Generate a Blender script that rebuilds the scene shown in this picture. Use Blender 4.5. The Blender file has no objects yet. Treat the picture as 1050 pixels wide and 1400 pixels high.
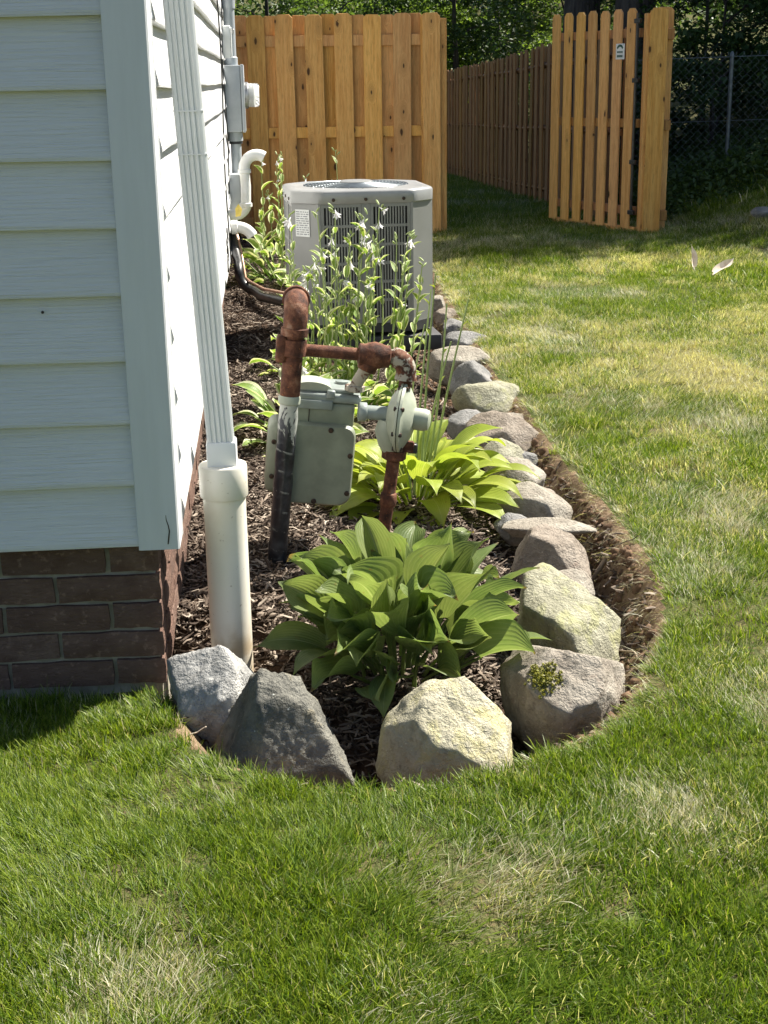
import bpy, bmesh, math, random
import numpy as np
from mathutils import Vector, Matrix, Euler

random.seed(7); RNG = np.random.default_rng(7)
sc = bpy.context.scene
COL = sc.collection
R = math.radians

# ------------------------------------------------------------------ camera
camd = bpy.data.cameras.new('camera'); cam = bpy.data.objects.new('camera', camd); COL.objects.link(cam)
camd.sensor_fit = 'VERTICAL'; camd.sensor_height = 36.0; camd.lens = 48.857
camd.clip_start = 0.05; camd.clip_end = 600
CAM = Vector((0.3043, -3.2864, 1.45))
YAW, PITCH, ROLL = 0.07803, 0.30136, -0.016
fw = Vector((math.sin(YAW)*math.cos(PITCH), math.cos(YAW)*math.cos(PITCH), -math.sin(PITCH)))
r0 = Vector((math.cos(YAW), -math.sin(YAW), 0)); u0 = r0.cross(fw)
rv = r0*math.cos(ROLL) + u0*math.sin(ROLL); uv_ = -r0*math.sin(ROLL) + u0*math.cos(ROLL)
cam.matrix_world = Matrix(((rv.x, uv_.x, -fw.x, CAM.x), (rv.y, uv_.y, -fw.y, CAM.y), (rv.z, uv_.z, -fw.z, CAM.z), (0, 0, 0, 1)))
sc.camera = cam

# ------------------------------------------------------------------ sky, sun, exposure
SUN_EL, SUN_A = R(51), R(31)          # azimuth measured from +X towards +Y
w = bpy.data.worlds.new('World'); sc.world = w; w.use_nodes = True
wn = w.node_tree.nodes; wl = w.node_tree.links
bg = wn['Background']; sky = wn.new('ShaderNodeTexSky'); sky.sky_type = 'NISHITA'; sky.sun_disc = False
sky.sun_elevation = SUN_EL; sky.sun_rotation = math.pi/2 - SUN_A
wl.new(sky.outputs[0], bg.inputs[0]); bg.inputs[1].default_value = 0.05
sl = bpy.data.lights.new('sun', 'SUN'); so = bpy.data.objects.new('sun', sl); COL.objects.link(so)
sl.energy = 5.0; sl.angle = R(0.53); sl.color = (1.0, 0.94, 0.84)
sdir = Vector((math.cos(SUN_EL)*math.cos(SUN_A), math.cos(SUN_EL)*math.sin(SUN_A), math.sin(SUN_EL)))
so.rotation_euler = sdir.to_track_quat('Z', 'Y').to_euler(); so.location = sdir*30
sc.view_settings.view_transform = 'Standard'; sc.view_settings.look = 'None'
sc.view_settings.gamma = 1.0; sc.view_settings.use_curve_mapping = False
sc.view_settings.exposure = 1.45
sc.cycles.max_bounces = 8; sc.cycles.transparent_max_bounces = 8

# ------------------------------------------------------------------ noise helpers (numpy)
def _h(*a):
    s = np.zeros_like(a[0], dtype=float)
    for k, c in zip((127.1, 311.7, 74.7), a): s = s + k*c
    return np.modf(np.sin(s)*43758.5453)[0] % 1.0
def vn2(x, y, seed=0):
    x = np.asarray(x, float) + seed*17.3; y = np.asarray(y, float) - seed*9.1
    xi = np.floor(x); yi = np.floor(y); u = x-xi; v = y-yi; u = u*u*(3-2*u); v = v*v*(3-2*v)
    return (_h(xi, yi)*(1-u)+_h(xi+1, yi)*u)*(1-v) + (_h(xi, yi+1)*(1-u)+_h(xi+1, yi+1)*u)*v
def fb2(x, y, seed=0, o=3):
    s = 0; a = .5
    for k in range(o): s = s + a*vn2(np.asarray(x)*2**k, np.asarray(y)*2**k, seed+k); a *= .5
    return s/(1-.5**o)
def vn3(P, seed=0):
    P = P + seed*11.7; I = np.floor(P); F = P-I; F = F*F*(3-2*F); r = 0
    for dx in (0, 1):
        for dy in (0, 1):
            for dz in (0, 1):
                wgt = (F[:, 0] if dx else 1-F[:, 0])*(F[:, 1] if dy else 1-F[:, 1])*(F[:, 2] if dz else 1-F[:, 2])
                r = r + wgt*_h(I[:, 0]+dx, I[:, 1]+dy, I[:, 2]+dz)
    return r
def fb3(P, seed=0, o=3):
    s = 0; a = .5
    for k in range(o): s = s + a*vn3(P*2**k, seed+k); a *= .5
    return s/(1-.5**o) - .5
def sst(a, b, x):
    t = np.clip((np.asarray(x, float)-a)/(b-a), 0, 1); return t*t*(3-2*t)

# ------------------------------------------------------------------ mesh helpers
class MB:
    def __init__(s): s.v = []; s.f = []; s.m = []
    def add(s, v, f, mi=0, mat=None):
        o = len(s.v)
        s.v += [tuple(mat @ Vector(p)) for p in v] if mat is not None else [tuple(p) for p in v]
        s.f += [tuple(i+o for i in q) for q in f]; s.m += [mi]*len(f); return s
    def box(s, x0, x1, y0, y1, z0, z1, mi=0, mat=None):
        v = [(x0,y0,z0),(x1,y0,z0),(x1,y1,z0),(x0,y1,z0),(x0,y0,z1),(x1,y0,z1),(x1,y1,z1),(x0,y1,z1)]
        return s.add(v, [(0,3,2,1),(4,5,6,7),(0,1,5,4),(1,2,6,5),(2,3,7,6),(3,0,4,7)], mi, mat)
    def bbox(s, x0, x1, y0, y1, z0, z1, b=.01, seg=2, mi=0, mat=None):
        bm = bmesh.new(); bmesh.ops.create_cube(bm, size=1)
        for v in bm.verts:
            v.co = Vector(((x0+x1)/2+v.co.x*(x1-x0), (y0+y1)/2+v.co.y*(y1-y0), (z0+z1)/2+v.co.z*(z1-z0)))
        bmesh.ops.bevel(bm, geom=bm.edges[:], offset=b, segments=seg, affect='EDGES', profile=.5)
        bm.verts.index_update()
        s.add([v.co.copy() for v in bm.verts], [[v.index for v in f.verts] for f in bm.faces], mi, mat); bm.free(); return s
    def prism(s, poly, z0, z1, mi=0, mat=None, scale_top=1.0):
        n = len(poly); v = [(x, y, z0) for x, y in poly] + [(x*scale_top, y*scale_top, z1) for x, y in poly]
        f = [tuple(range(n-1, -1, -1)), tuple(range(n, 2*n))] + [(i, (i+1) % n, n+(i+1) % n, n+i) for i in range(n)]
        return s.add(v, f, mi, mat)
    def tube(s, pts, rad, n=10, mi=0, cap=True, mat=None):
        pts = [Vector(p) for p in pts]; m = len(pts)
        if not hasattr(rad, '__len__'): rad = [rad]*m
        t0 = (pts[1]-pts[0]).normalized(); a = Vector((0,0,1)) if abs(t0.z) < .9 else Vector((1,0,0))
        nx = t0.cross(a).normalized(); v = []; f = []
        for i, p in enumerate(pts):
            t = ((pts[min(i+1, m-1)]-p).normalized() + (p-pts[max(i-1, 0)]).normalized()).normalized()
            nx = (nx - t*nx.dot(t)).normalized(); ny = t.cross(nx)
            for k in range(n):
                c = 2*math.pi*k/n; v.append(p + (nx*math.cos(c)+ny*math.sin(c))*rad[i])
        for i in range(m-1):
            for k in range(n): f.append((i*n+k, i*n+(k+1) % n, (i+1)*n+(k+1) % n, (i+1)*n+k))
        if cap: f += [tuple(range(n-1, -1, -1)), tuple(range((m-1)*n, m*n))]
        return s.add(v, f, mi, mat)
    def lathe(s, prof, n=24, mi=0, mat=None):
        v = []; f = []
        for r_, z in prof:
            for k in range(n): c = 2*math.pi*k/n; v.append((r_*math.cos(c), r_*math.sin(c), z))
        for i in range(len(prof)-1):
            for k in range(n): f.append((i*n+k, i*n+(k+1) % n, (i+1)*n+(k+1) % n, (i+1)*n+k))
        f += [tuple(range(n-1, -1, -1)), tuple(range((len(prof)-1)*n, len(prof)*n))]
        return s.add(v, f, mi, mat)
    def mesh(s, name, mats, smooth=None):
        me = bpy.data.meshes.new(name); me.from_pydata(s.v, [], s.f)
        for q in (mats if isinstance(mats, (list, tuple)) else [mats]): me.materials.append(q)
        if any(s.m): me.polygons.foreach_set('material_index', s.m)
        if smooth is not None:
            me.shade_smooth()
            if smooth < 179: me.set_sharp_from_angle(angle=R(smooth))
        me.update(); return me
    def build(s, name, mats, parent=None, smooth=35, loc=None, rot=None):
        return link(name, s.mesh(name, mats, smooth), parent, loc, rot)

def link(name, data, parent=None, loc=None, rot=None):
    o = bpy.data.objects.new(name, data); COL.objects.link(o)
    if parent is not None: o.parent = parent
    if loc is not None: o.location = loc
    if rot is not None: o.rotation_euler = rot
    return o
def tag(o, label=None, cat=None, group=None, kind=None):
    if label: o['label'] = label
    if cat: o['category'] = cat
    if group: o['group'] = group
    if kind: o['kind'] = kind
    return o
def thing(name, label, cat, loc=(0,0,0), rot=(0,0,0), group=None):
    o = link(name, None, None, loc, rot); o.empty_display_size = .1
    return tag(o, label, cat, group)
def arc(c, a, b, r, a0, a1, n=8):
    c = Vector(c); a = Vector(a); b = Vector(b)
    return [c + a*(r*math.cos(a0+(a1-a0)*i/n)) + b*(r*math.sin(a0+(a1-a0)*i/n)) for i in range(n+1)]
def npmesh(name, V, F, mats, smooth=False, attrs=None, uv=None):
    """fast mesh from arrays; F is (n,3) or (n,4)"""
    V = np.asarray(V, np.float32); F = np.asarray(F, np.int32); me = bpy.data.meshes.new(name)
    k = F.shape[1]; me.vertices.add(len(V)); me.vertices.foreach_set('co', V.ravel())
    me.loops.add(F.size); me.loops.foreach_set('vertex_index', F.ravel())
    me.polygons.add(len(F)); me.polygons.foreach_set('loop_start', np.arange(0, F.size, k, dtype=np.int32))
    me.update(calc_edges=True); me.validate()
    for q in (mats if isinstance(mats, (list, tuple)) else [mats]): me.materials.append(q)
    if smooth: me.shade_smooth()
    for nme, arr in (attrs or {}).items():
        a = me.attributes.new(nme, 'FLOAT', 'POINT'); a.data.foreach_set('value', np.asarray(arr, np.float32))
    if uv is not None:
        l = me.uv_layers.new(name='UVMap'); l.data.foreach_set('uv', np.asarray(uv, np.float32)[F.ravel()].ravel())
    return me

# ------------------------------------------------------------------ material helpers
class NT:
    def __init__(s, name):
        s.mat = bpy.data.materials.new(name); s.mat.use_nodes = True; s.t = s.mat.node_tree
        s.b = s.t.nodes['Principled BSDF']; s.out = s.t.nodes['Material Output']
    def n(s, typ, props=None, **inp):
        nd = s.t.nodes.new('ShaderNode'+typ)
        for k, v in (props or {}).items(): setattr(nd, k, v)
        for k, v in inp.items(): s.set(nd.inputs[int(k[1:]) if k[0] == '_' and k[1:].isdigit() else k.replace('_', ' ')], v)
        return nd
    def set(s, sock, v):
        if isinstance(v, bpy.types.NodeSocket): s.t.links.new(v, sock)
        else:
            if isinstance(v, (tuple, list)) and len(v) == 3 and sock.type == 'RGBA': v = (*v, 1)
            sock.default_value = v
    def coord(s, kind='Object', stretch=(1,1,1), rnd=False):
        tc = s.n('TexCoord').outputs[kind]
        if rnd:
            oi = s.n('ObjectInfo').outputs['Random']
            m = s.n('Math', {'operation': 'MULTIPLY'}, _0=oi, _1=57.0).outputs[0]
            tc = s.n('VectorMath', {'operation': 'ADD'}, _0=tc, _1=s.n('CombineXYZ', X=m, Y=m, Z=m).outputs[0]).outputs[0]
        return s.n('Mapping', Vector=tc, Scale=stretch).outputs[0] if stretch != (1,1,1) else tc
    def noise(s, vec, scale, detail=4, rough=.55, dist=0): return s.n('TexNoise', Vector=vec, Scale=scale, Detail=detail, Roughness=rough, Distortion=dist).outputs['Fac']
    def ramp(s, fac, stops):
        nd = s.n('ValToRGB', Fac=fac); e = nd.color_ramp.elements
        while len(e) < len(stops): e.new(.5)
        for q, (p, c) in zip(e, stops): q.position = p; q.color = (*c, 1) if len(c) == 3 else c
        return nd.outputs['Color']
    def step(s, fac, a, b): return s.n('MapRange', {'interpolation_type': 'SMOOTHSTEP'}, Value=fac, From_Min=a, From_Max=b).outputs[0]
    def mix(s, fac, a, b, mode='MIX'):
        nd = s.n('Mix', {'data_type': 'RGBA', 'blend_type': mode}); s.set(nd.inputs[0], fac); s.set(nd.inputs[6], a); s.set(nd.inputs[7], b); return nd.outputs[2]
    def math(s, op, a, b=0.0): return s.n('Math', {'operation': op}, _0=a, _1=b).outputs[0]
    def bump(s, h, strength=.3, dist=.01, normal=None):
        nd = s.n('Bump', Height=h, Strength=strength, Distance=dist)
        if normal is not None: s.set(nd.inputs['Normal'], normal)
        return nd.outputs[0]
    def fin(s, color=None, rough=None, metal=None, normal=None, spec=None):
        if color is not None: s.set(s.b.inputs['Base Color'], color)
        if rough is not None: s.set(s.b.inputs['Roughness'], rough)
        if metal is not None: s.set(s.b.inputs['Metallic'], metal)
        if normal is not None: s.set(s.b.inputs['Normal'], normal)
        if spec is not None: s.set(s.b.inputs['Specular IOR Level'], spec)
        return s.mat

def simple(name, c1, c2=None, scale=8, rough=.5, metal=0, bs=60, bst=.15, bd=.004, stretch=(1,1,1), rnd=False, spec=.5, lo=.35, hi=.65):
    t = NT(name); v = t.coord('Object', stretch, rnd); c2 = c2 or tuple(x*.8 for x in c1)
    col = t.mix(t.step(t.noise(v, scale, 6), lo, hi), c1, c2)
    return t.fin(col, rough, metal, t.bump(t.noise(v, bs, 5), bst, bd) if bst else None, spec)

# vinyl siding with embossed grain running along the board
def m_vinyl():
    t = NT('vinyl_siding'); tc = t.coord('Object')
    sx = t.n('SeparateXYZ', Vector=tc); along = t.math('ADD', sx.outputs[0], sx.outputs[1])
    v = t.n('CombineXYZ', X=t.math('MULTIPLY', along, 5.0), Y=0.0, Z=t.math('MULTIPLY', sx.outputs[2], 190.0)).outputs[0]
    g = t.noise(v, 1.0, 4, .6, .6)
    dirt = t.step(t.noise(tc, 2.2, 5), .3, .75)
    col = t.mix(dirt, (.68, .69, .70), (.64, .65, .655))
    return t.fin(col, .42, 0, t.bump(g, .9, .004), .4)
M_VINYL = m_vinyl()
M_TRIM = simple('vinyl_trim', (.68, .695, .71), (.64, .655, .665), 3, .4, bs=45, bst=.12, bd=.002, stretch=(8, 8, 1))
M_DOWN = simple('downspout_paint', (.74, .76, .76), (.68, .70, .69), 5, .33, bs=30, bst=.04)
def m_pvc():
    t = NT('pvc'); v = t.coord('Object'); z = t.n('SeparateXYZ', Vector=v).outputs[2]
    c = t.mix(t.step(t.noise(v, 6, 6), .4, .7), (.78, .75, .66), (.72, .67, .55))
    sp = t.step(t.noise(v, 70, 3), .67, .74)
    c = t.mix(t.math('MULTIPLY', sp, .55), c, (.30, .24, .17))
    splash = t.math('MULTIPLY', t.step(z, .13, -.02), t.step(t.noise(v, 14, 5), .35, .65))
    c = t.mix(splash, c, (.47, .37, .24))
    return t.fin(c, .34, 0, t.bump(t.noise(v, 40, 4), .06, .003), .5)
M_PVC = m_pvc()
M_PVCW = simple('white_pvc', (.80, .80, .78), (.74, .73, .68), 12, .3, bst=.03)

def m_brick():
    t = NT('brick'); v = t.coord('Object', (1,1,1), True); rnd = t.n('ObjectInfo').outputs['Random']
    base = t.ramp(rnd, [(0, (.17, .105, .08)), (.35, (.21, .135, .105)), (.7, (.15, .10, .082)), (1, (.25, .17, .135))])
    n1 = t.step(t.noise(v, 14, 6, .65), .3, .72); c = t.mix(n1, base, (.14, .085, .066))
    c = t.mix(t.math('MULTIPLY', t.step(t.noise(v, 55, 5), .56, .7), .55), c, (.36, .24, .18))
    vs = t.n('Mapping', Vector=v, Scale=(1, 1, 2.6)).outputs[0]
    h = t.math('ADD', t.noise(vs, 38, 8, .7, 1.2), t.math('MULTIPLY', t.noise(vs, 110, 4), .4))
    return t.fin(c, .92, 0, t.bump(h, .9, .012), .15)
M_BRICK = m_brick()
M_MORTAR = simple('mortar', (.36, .33, .27), (.26, .235, .185), 18, .95, bs=120, bst=.5, bd=.006, spec=.1)

def m_wood(name, a, b, knot=1.0, tone=1.0):
    t = NT(name); v = t.coord('Object', (1,1,1), True); rnd = t.n('ObjectInfo').outputs['Random']
    vs = t.n('Mapping', Vector=v, Scale=(1, 1, .055)).outputs[0]
    # knots: sparse cells of a stretched voronoi
    sv = t.n('SeparateXYZ', Vector=v); vk = t.n('CombineXYZ', X=t.math('MULTIPLY', sv.outputs[0], 6.5), Y=t.math('MULTIPLY', sv.outputs[2], 2.6), Z=0.0).outputs[0]
    vo = t.n('TexVoronoi', {'feature': 'F1', 'voronoi_dimensions': '2D'}, Vector=vk, Scale=1.15, Randomness=1.0)
    sepc = t.n('SeparateColor', Color=vo.outputs['Color']).outputs[0]
    rare = t.step(sepc, .58, .61)
    kd = t.math('ADD', vo.outputs['Distance'], t.math('MULTIPLY', t.noise(v, 45, 3), .06))
    ksz = t.n('MapRange', Value=t.n('SeparateColor', Color=vo.outputs['Color']).outputs[1], To_Min=.06, To_Max=.15).outputs[0]; core = t.math('MULTIPLY', t.n('MapRange', {'interpolation_type': 'SMOOTHSTEP'}, Value=kd, From_Min=ksz, From_Max=t.math('MULTIPLY', ksz, .6)).outputs[0], rare)
    halo = t.math('MULTIPLY', t.step(kd, .36, .1), rare)
    warp = t.math('MULTIPLY', halo, .35)
    vv = t.n('VectorMath', {'operation': 'ADD'}, _0=vs, _1=t.n('CombineXYZ', X=warp, Y=warp, Z=0.0).outputs[0]).outputs[0]
    grain = t.noise(vv, 46, 5, .6, .4); fine = t.noise(vv, 240, 3, .6)
    c = t.mix(t.step(grain, .32, .68), a, b)
    c = t.mix(t.math('MULTIPLY', t.step(fine, .48, .70), .5), c, tuple(x*.45 for x in b))
    hs = t.n('HueSaturation', Hue=t.n('MapRange', Value=rnd, To_Min=.494, To_Max=.505).outputs[0], Saturation=t.n('MapRange', Value=rnd, To_Min=.95, To_Max=1.05).outputs[0], Value=t.n('MapRange', Value=t.math('FRACT', t.math('MULTIPLY', rnd, 7.3)), To_Min=.76*tone, To_Max=1.08*tone).outputs[0], Color=c)
    c = hs.outputs[0]
    c = t.mix(t.math('MULTIPLY', halo, .35*knot), c, tuple(x*.45 for x in b))
    c = t.mix(t.math('MULTIPLY', core, .92*knot), c, (.045, .018, .008))
    return t.fin(c, .62, 0, t.bump(t.math('ADD', grain, t.math('MULTIPLY', fine, .5)), .22, .004), .3)
M_WOOD = m_wood('cedar_fence', (.86, .49, .17), (.70, .34, .10))
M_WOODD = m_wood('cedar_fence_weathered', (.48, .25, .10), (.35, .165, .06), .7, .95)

def m_rust(name, paint=None):
    t = NT(name); v = t.coord('Object'); n = t.noise(v, 22, 8, .68); n2 = t.noise(v, 75, 6, .7)
    c = t.ramp(n, [(.34, (.035, .017, .012)), (.44, (.075, .03, .018)), (.52, (.12, .047, .027)), (.60, (.19, .088, .05)), (.68, (.25, .15, .105))])
    c = t.mix(t.step(n2, .61, .69), c, (.29, .10, .03))
    c = t.mix(t.math('MULTIPLY', t.step(n2, .42, .33), .7), c, (.07, .035, .025))
    if paint: c = t.mix(t.step(t.noise(v, 28, 6, .6), .46, .53), c, paint)
    return t.fin(c, t.n('MapRange', Value=n2, To_Min=.6, To_Max=.95).outputs[0], .0, t.bump(t.math('ADD', n, n2), .6, .006), .25)
M_RUST = m_rust('rusty_iron')
M_RUSTP = m_rust('rusty_painted_iron', (.36, .33, .27))
def m_tape():
    t = NT('pipe_wrap'); v = t.coord('Object'); z = t.n('SeparateXYZ', Vector=v).outputs[2]
    hel = t.math('ADD', z, t.math('MULTIPLY', t.n('SeparateXYZ', Vector=v).outputs[0], .25))
    band = t.math('FRACT', t.math('MULTIPLY', hel, 16.0)); edge = t.math('MULTIPLY', t.step(band, .86, .96), t.step(t.noise(v, 40, 4), .5, .62))
    wht = t.step(t.math('ADD', t.math('MULTIPLY', t.step(z, .40, .62), .30), t.noise(t.n('Mapping', Vector=v, Scale=(1,1,.7)).outputs[0], 22, 6, .7, 1.0)), .64, .70)
    c = t.mix(t.step(t.noise(v, 30, 4), .4, .7), (.012, .014, .02), (.045, .05, .06))
    c = t.mix(t.math('MAXIMUM', wht, t.math('MULTIPLY', edge, .5)), c, (.42, .44, .40))
    return t.fin(c, .32, 0, t.bump(t.math('ADD', band, t.math('MULTIPLY', t.noise(v, 35, 5), 1.4)), .5, .005), .5)
M_TAPE = m_tape()
M_METER = simple('meter_paint', (.25, .28, .21), (.185, .205, .155), 11, .45, bs=70, bst=.10, bd=.003)
M_METERL = simple('meter_lid_paint', (.27, .31, .29), (.21, .24, .22), 14, .36, bs=40, bst=.08)
M_REG = simple('regulator_paint', (.40, .43, .34), (.31, .34, .27), 11, .45, bs=60, bst=.12)
M_BOLT = simple('dark_bolt', (.035, .03, .028), (.08, .05, .035), 60, .5, .6, bst=.1)
M_BLACK = simple('black_rubber', (.012, .012, .013), (.03, .03, .03), 20, .38, bst=.12)
M_DARK = simple('dark_plastic', (.03, .03, .032), None, 10, .6)
M_ACP = simple('condenser_paint', (.255, .258, .25), (.225, .228, .22), 4, .38, .15, bs=200, bst=.05, bd=.001)
M_ACL = simple('condenser_louver_paint', (.23, .235, .22), (.19, .195, .185), 5, .42, .1, bst=.04)
M_ACTOP = simple('condenser_top_paint', (.33, .333, .325), (.28, .283, .275), 6, .33, .2, bs=120, bst=.05)
M_GRILLE = simple('fan_guard_paint', (.16, .19, .21), (.12, .14, .16), 20, .35, .4, bst=.05)
M_COIL = simple('coil_fins', (.025, .026, .028), (.045, .045, .05), 300, .5, .5, bst=.2)
M_METAL = simple('bare_metal', (.45, .45, .45), (.30, .30, .30), 40, .35, .8)
M_PAPER = simple('label_paper', (.74, .75, .74), (.66, .67, .66), 20, .5, bst=0)
M_INK = simple('print_ink', (.22, .23, .25), None, 20, .6, bst=0)
M_INKG = simple('green_ink', (.03, .11, .075), None, 20, .6, bst=0)
M_BOXG = simple('grey_box_paint', (.42, .45, .47), (.36, .39, .41), 8, .4, .1, bst=.06)
M_CONC = simple('concrete', (.36, .35, .32), (.27, .26, .24), 9, .9, bs=90, bst=.4, bd=.006, spec=.2)
M_GALV = simple('galvanised_wire', (.22, .24, .25), (.15, .165, .17), 30, .5, .5, bst=.1)
M_YEL = simple('yellow_tag', (.75, .58, .12), (.6, .45, .08), 30, .5, bst=.05)
M_COPPER = simple('copper_line', (.50, .30, .20), (.40, .24, .17), 20, .35, .5)
M_SHING = simple('roof_shingle', (.07, .065, .06), (.12, .11, .10), 40, .9, bs=80, bst=.5)
def m_glass():
    t = NT('meter_glass'); t.b.inputs['Transmission Weight'].default_value = .9
    return t.fin((.95, .96, .95), .05)
M_GLASS = m_glass()

# ------------------------------------------------------------------ ground
EDGE = [(1.62, 9.0), (1.50, 7.6), (1.46, 6.651), (1.414, 5.349), (1.391, 4.088), (1.385, 3.3), (1.405, 2.629), (1.393, 1.924), (1.44, 1.266), (1.433, .748),
        (1.422, .497), (1.339, .177), (1.216, -.143), (1.087, -.359), (.96, -.48), (.823, -.568), (.649, -.645), (.525, -.64), (.401, -.62),
        (.277, -.575), (.148, -.474), (.05, -.318), (.006, -.10)]
POLY = np.array(EDGE + [(-.06, .02), (-.06, 9.0)])
def edge_dist(x, y):
    """signed distance to the bed edge, positive inside the bed"""
    x = np.asarray(x, float); y = np.asarray(y, float); d = np.full(x.shape, 1e9)
    for a, b in zip(EDGE[:-1], EDGE[1:]):
        ax, ay = a; bx, by = b; L = (bx-ax)**2+(by-ay)**2
        t = np.clip(((x-ax)*(bx-ax)+(y-ay)*(by-ay))/L, 0, 1)
        d = np.minimum(d, np.hypot(x-ax-t*(bx-ax), y-ay-t*(by-ay)))
    ins = np.zeros(x.shape, bool); P = POLY; j = len(P)-1
    for i in range(len(P)):
        xi, yi = P[i]; xj, yj = P[j]
        if yi != yj: ins ^= ((yi > y) != (yj > y)) & (x < (xj-xi)*(y-yi)/(yj-yi)+xi)
        j = i
    return np.where(ins, d, -d)
def lawn_z(x, y):
    x = np.asarray(x, float); y = np.asarray(y, float)
    z = .021*np.clip(y, 0, 9) - .020*np.clip(y-9, 0, 16)
    z = z + .26*np.clip(x-3.75, 0, 6)**1.15*sst(5.2, 9.5, y) + .05*np.clip(x-3.2, 0, 4)*sst(3, 7, y)
    z = z - .035*sst(.15, -.15, x)*sst(-.9, -.2, y)
    z = z + .22*np.clip(y-31, 0, 60) + .18*np.clip(x-12, 0, 40)
    return z + .030*(fb2(x*.9, y*.9, 3)-.5) + .016*(fb2(x*4, y*4, 5)-.5)
def ground_z(x, y):
    x = np.asarray(x, float); y = np.asarray(y, float)
    jit = (fb2(x*9, y*9, 8)-.5)*.07
    d = edge_dist(x, y); L = lawn_z(x, y); dd = d + jit*np.clip(d*12, 0, 1)
    t = sst(.0, .16, dd)**.8; low = L - .175 - .03*(fb2(x*6, y*6, 2)-.5)
    mul = L - .02 + .03*(fb2(x*5, y*5, 4)-.5) + .03*sst(.0, .9, .9-x)
    m = sst(.26, .58, dd)
    z = low*(1-m) + mul*m
    fine = .018*(fb2(x*28, y*28, 6)-.5) + .035*(fb2(x*13, y*13, 16)-.5)*sst(.3, .12, dd)
    return np.where(d > 0, L*(1-t)+z*t + fine*t, L)
def axis(a, b, step, lo, hi, n=26):
    mid = np.arange(a, b+1e-6, step); g = lambda L: L*(np.linspace(0, 1, n)[1:]**2.6)
    k = np.arange(1, 40)*.12; k = k[k < 5]
    left = a-np.concatenate([k, 5+g(a-lo-5)]); right = b+np.concatenate([k, 5+g(hi-b-5)])
    return np.concatenate([left[::-1], mid, right])
gx = axis(-.08, 1.74, .02, -70, 90); gy = axis(-.80, 6.0, .024, -40, 120)
GX, GY = np.meshgrid(gx, gy); GZ = ground_z(GX, GY); GD = edge_dist(GX, GY)
nxx = len(gx); V = np.stack([GX.ravel(), GY.ravel(), GZ.ravel()], 1)
ii, jj = np.meshgrid(np.arange(len(gy)-1), np.arange(nxx-1), indexing='ij')
a = (ii*nxx+jj).ravel(); Q = np.stack([a, a+1, a+nxx+1, a+nxx], 1)
inside = GD.ravel()[Q].mean(1) > 0.0
def sub(Qs):
    u, inv = np.unique(Qs, return_inverse=True); return u, inv.reshape(Qs.shape)
def m_lawnsoil():
    t = NT('lawn_soil'); v = t.coord('Object')
    c = t.mix(t.step(t.noise(v, 3.5, 6), .35, .65), (.055, .075, .02), (.10, .095, .04))
    c = t.mix(t.step(t.noise(v, 60, 4), .5, .7), c, (.12, .09, .05))
    return t.fin(c, .95, 0, t.bump(t.noise(v, 80, 5), .8, .02), .1)
def m_bed():
    t = NT('bed_soil'); v = t.coord('Object'); d = t.n('Attribute', {'attribute_name': 'ed'}).outputs['Fac']
    soil = t.mix(t.step(t.noise(v, 16, 7, .65), .35, .68), (.17, .115, .07), (.28, .20, .13))
    soil = t.mix(t.step(t.noise(v, 70, 5), .55, .7), soil, (.36, .27, .185))
    mul = t.mix(t.step(t.noise(v, 40, 6, .7), .35, .65), (.035, .022, .015), (.085, .055, .037))
    k = t.step(t.math('ADD', d, t.math('MULTIPLY', t.math('SUBTRACT', t.noise(v, 8, 4), .5), .3)), .10, .26)
    h = t.math('ADD', t.noise(v, 45, 8, .7), t.math('MULTIPLY', t.noise(v, 12, 4), 1.2))
    return t.fin(t.mix(k, soil, mul), .95, 0, t.bump(h, .9, .02), .1)
u, Qi = sub(Q[~inside]); tag(link('lawn_ground', npmesh('lawn_ground', V[u], Qi, m_lawnsoil(), True)), kind='structure')
u, Qi = sub(Q[inside]); tag(link('garden_bed', npmesh('garden_bed', V[u], Qi, m_bed(), True, {'ed': GD.ravel()[u]})), kind='structure')
def gz(x, y): return float(ground_z(np.array([x]), np.array([y]))[0])

# ------------------------------------------------------------------ house
house = thing('house', 'house corner with white lap siding above a red brick foundation', 'house')
SB, EXPO, ZTOP = .377, .1515, 2.95
HY, HX = 9.6, -5.0
BH, BL = .0755, .262
core = MB(); core.box(HX, -.012, .012, HY, -.45, SB+.02)
found = core.build('foundation', M_MORTAR, house, None)
def brick_mesh(L, seed):
    nx, nz = 7, 4; H = BH-.0105; v = []; f = []
    for k in range(nz):
        for i in range(nx):
            e = (i in (0, nx-1)) or (k in (0, nz-1))
            v.append((L*i/(nx-1) + (random.uniform(-.002, .002) if e else 0), random.uniform(-.0016, .0014) - (0 if e else .003), H*k/(nz-1) + (random.uniform(-.002, .002) if e else 0)))
    for k in range(nz-1):
        for i in range(nx-1): q = k*nx+i; f.append((q, q+1, q+nx+1, q+nx))
    o = len(v); rim = [i for i in range(nx)] + [k*nx+nx-1 for k in range(1, nz)] + [(nz-1)*nx+i for i in range(nx-2, -1, -1)] + [k*nx for k in range(nz-2, 0, -1)]
    for q in rim: v.append((v[q][0], .05, v[q][2]))
    for i in range(len(rim)): j = (i+1) % len(rim); f.append((rim[j], rim[i], o+i, o+j))
    m = MB(); m.add(v, f); return m.mesh('brick', M_BRICK, 30)
full = [brick_mesh(BL-.011, i) for i in range(6)]; half = [brick_mesh(BL/2-.011, i) for i in range(3)]
rest = MB()
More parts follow.
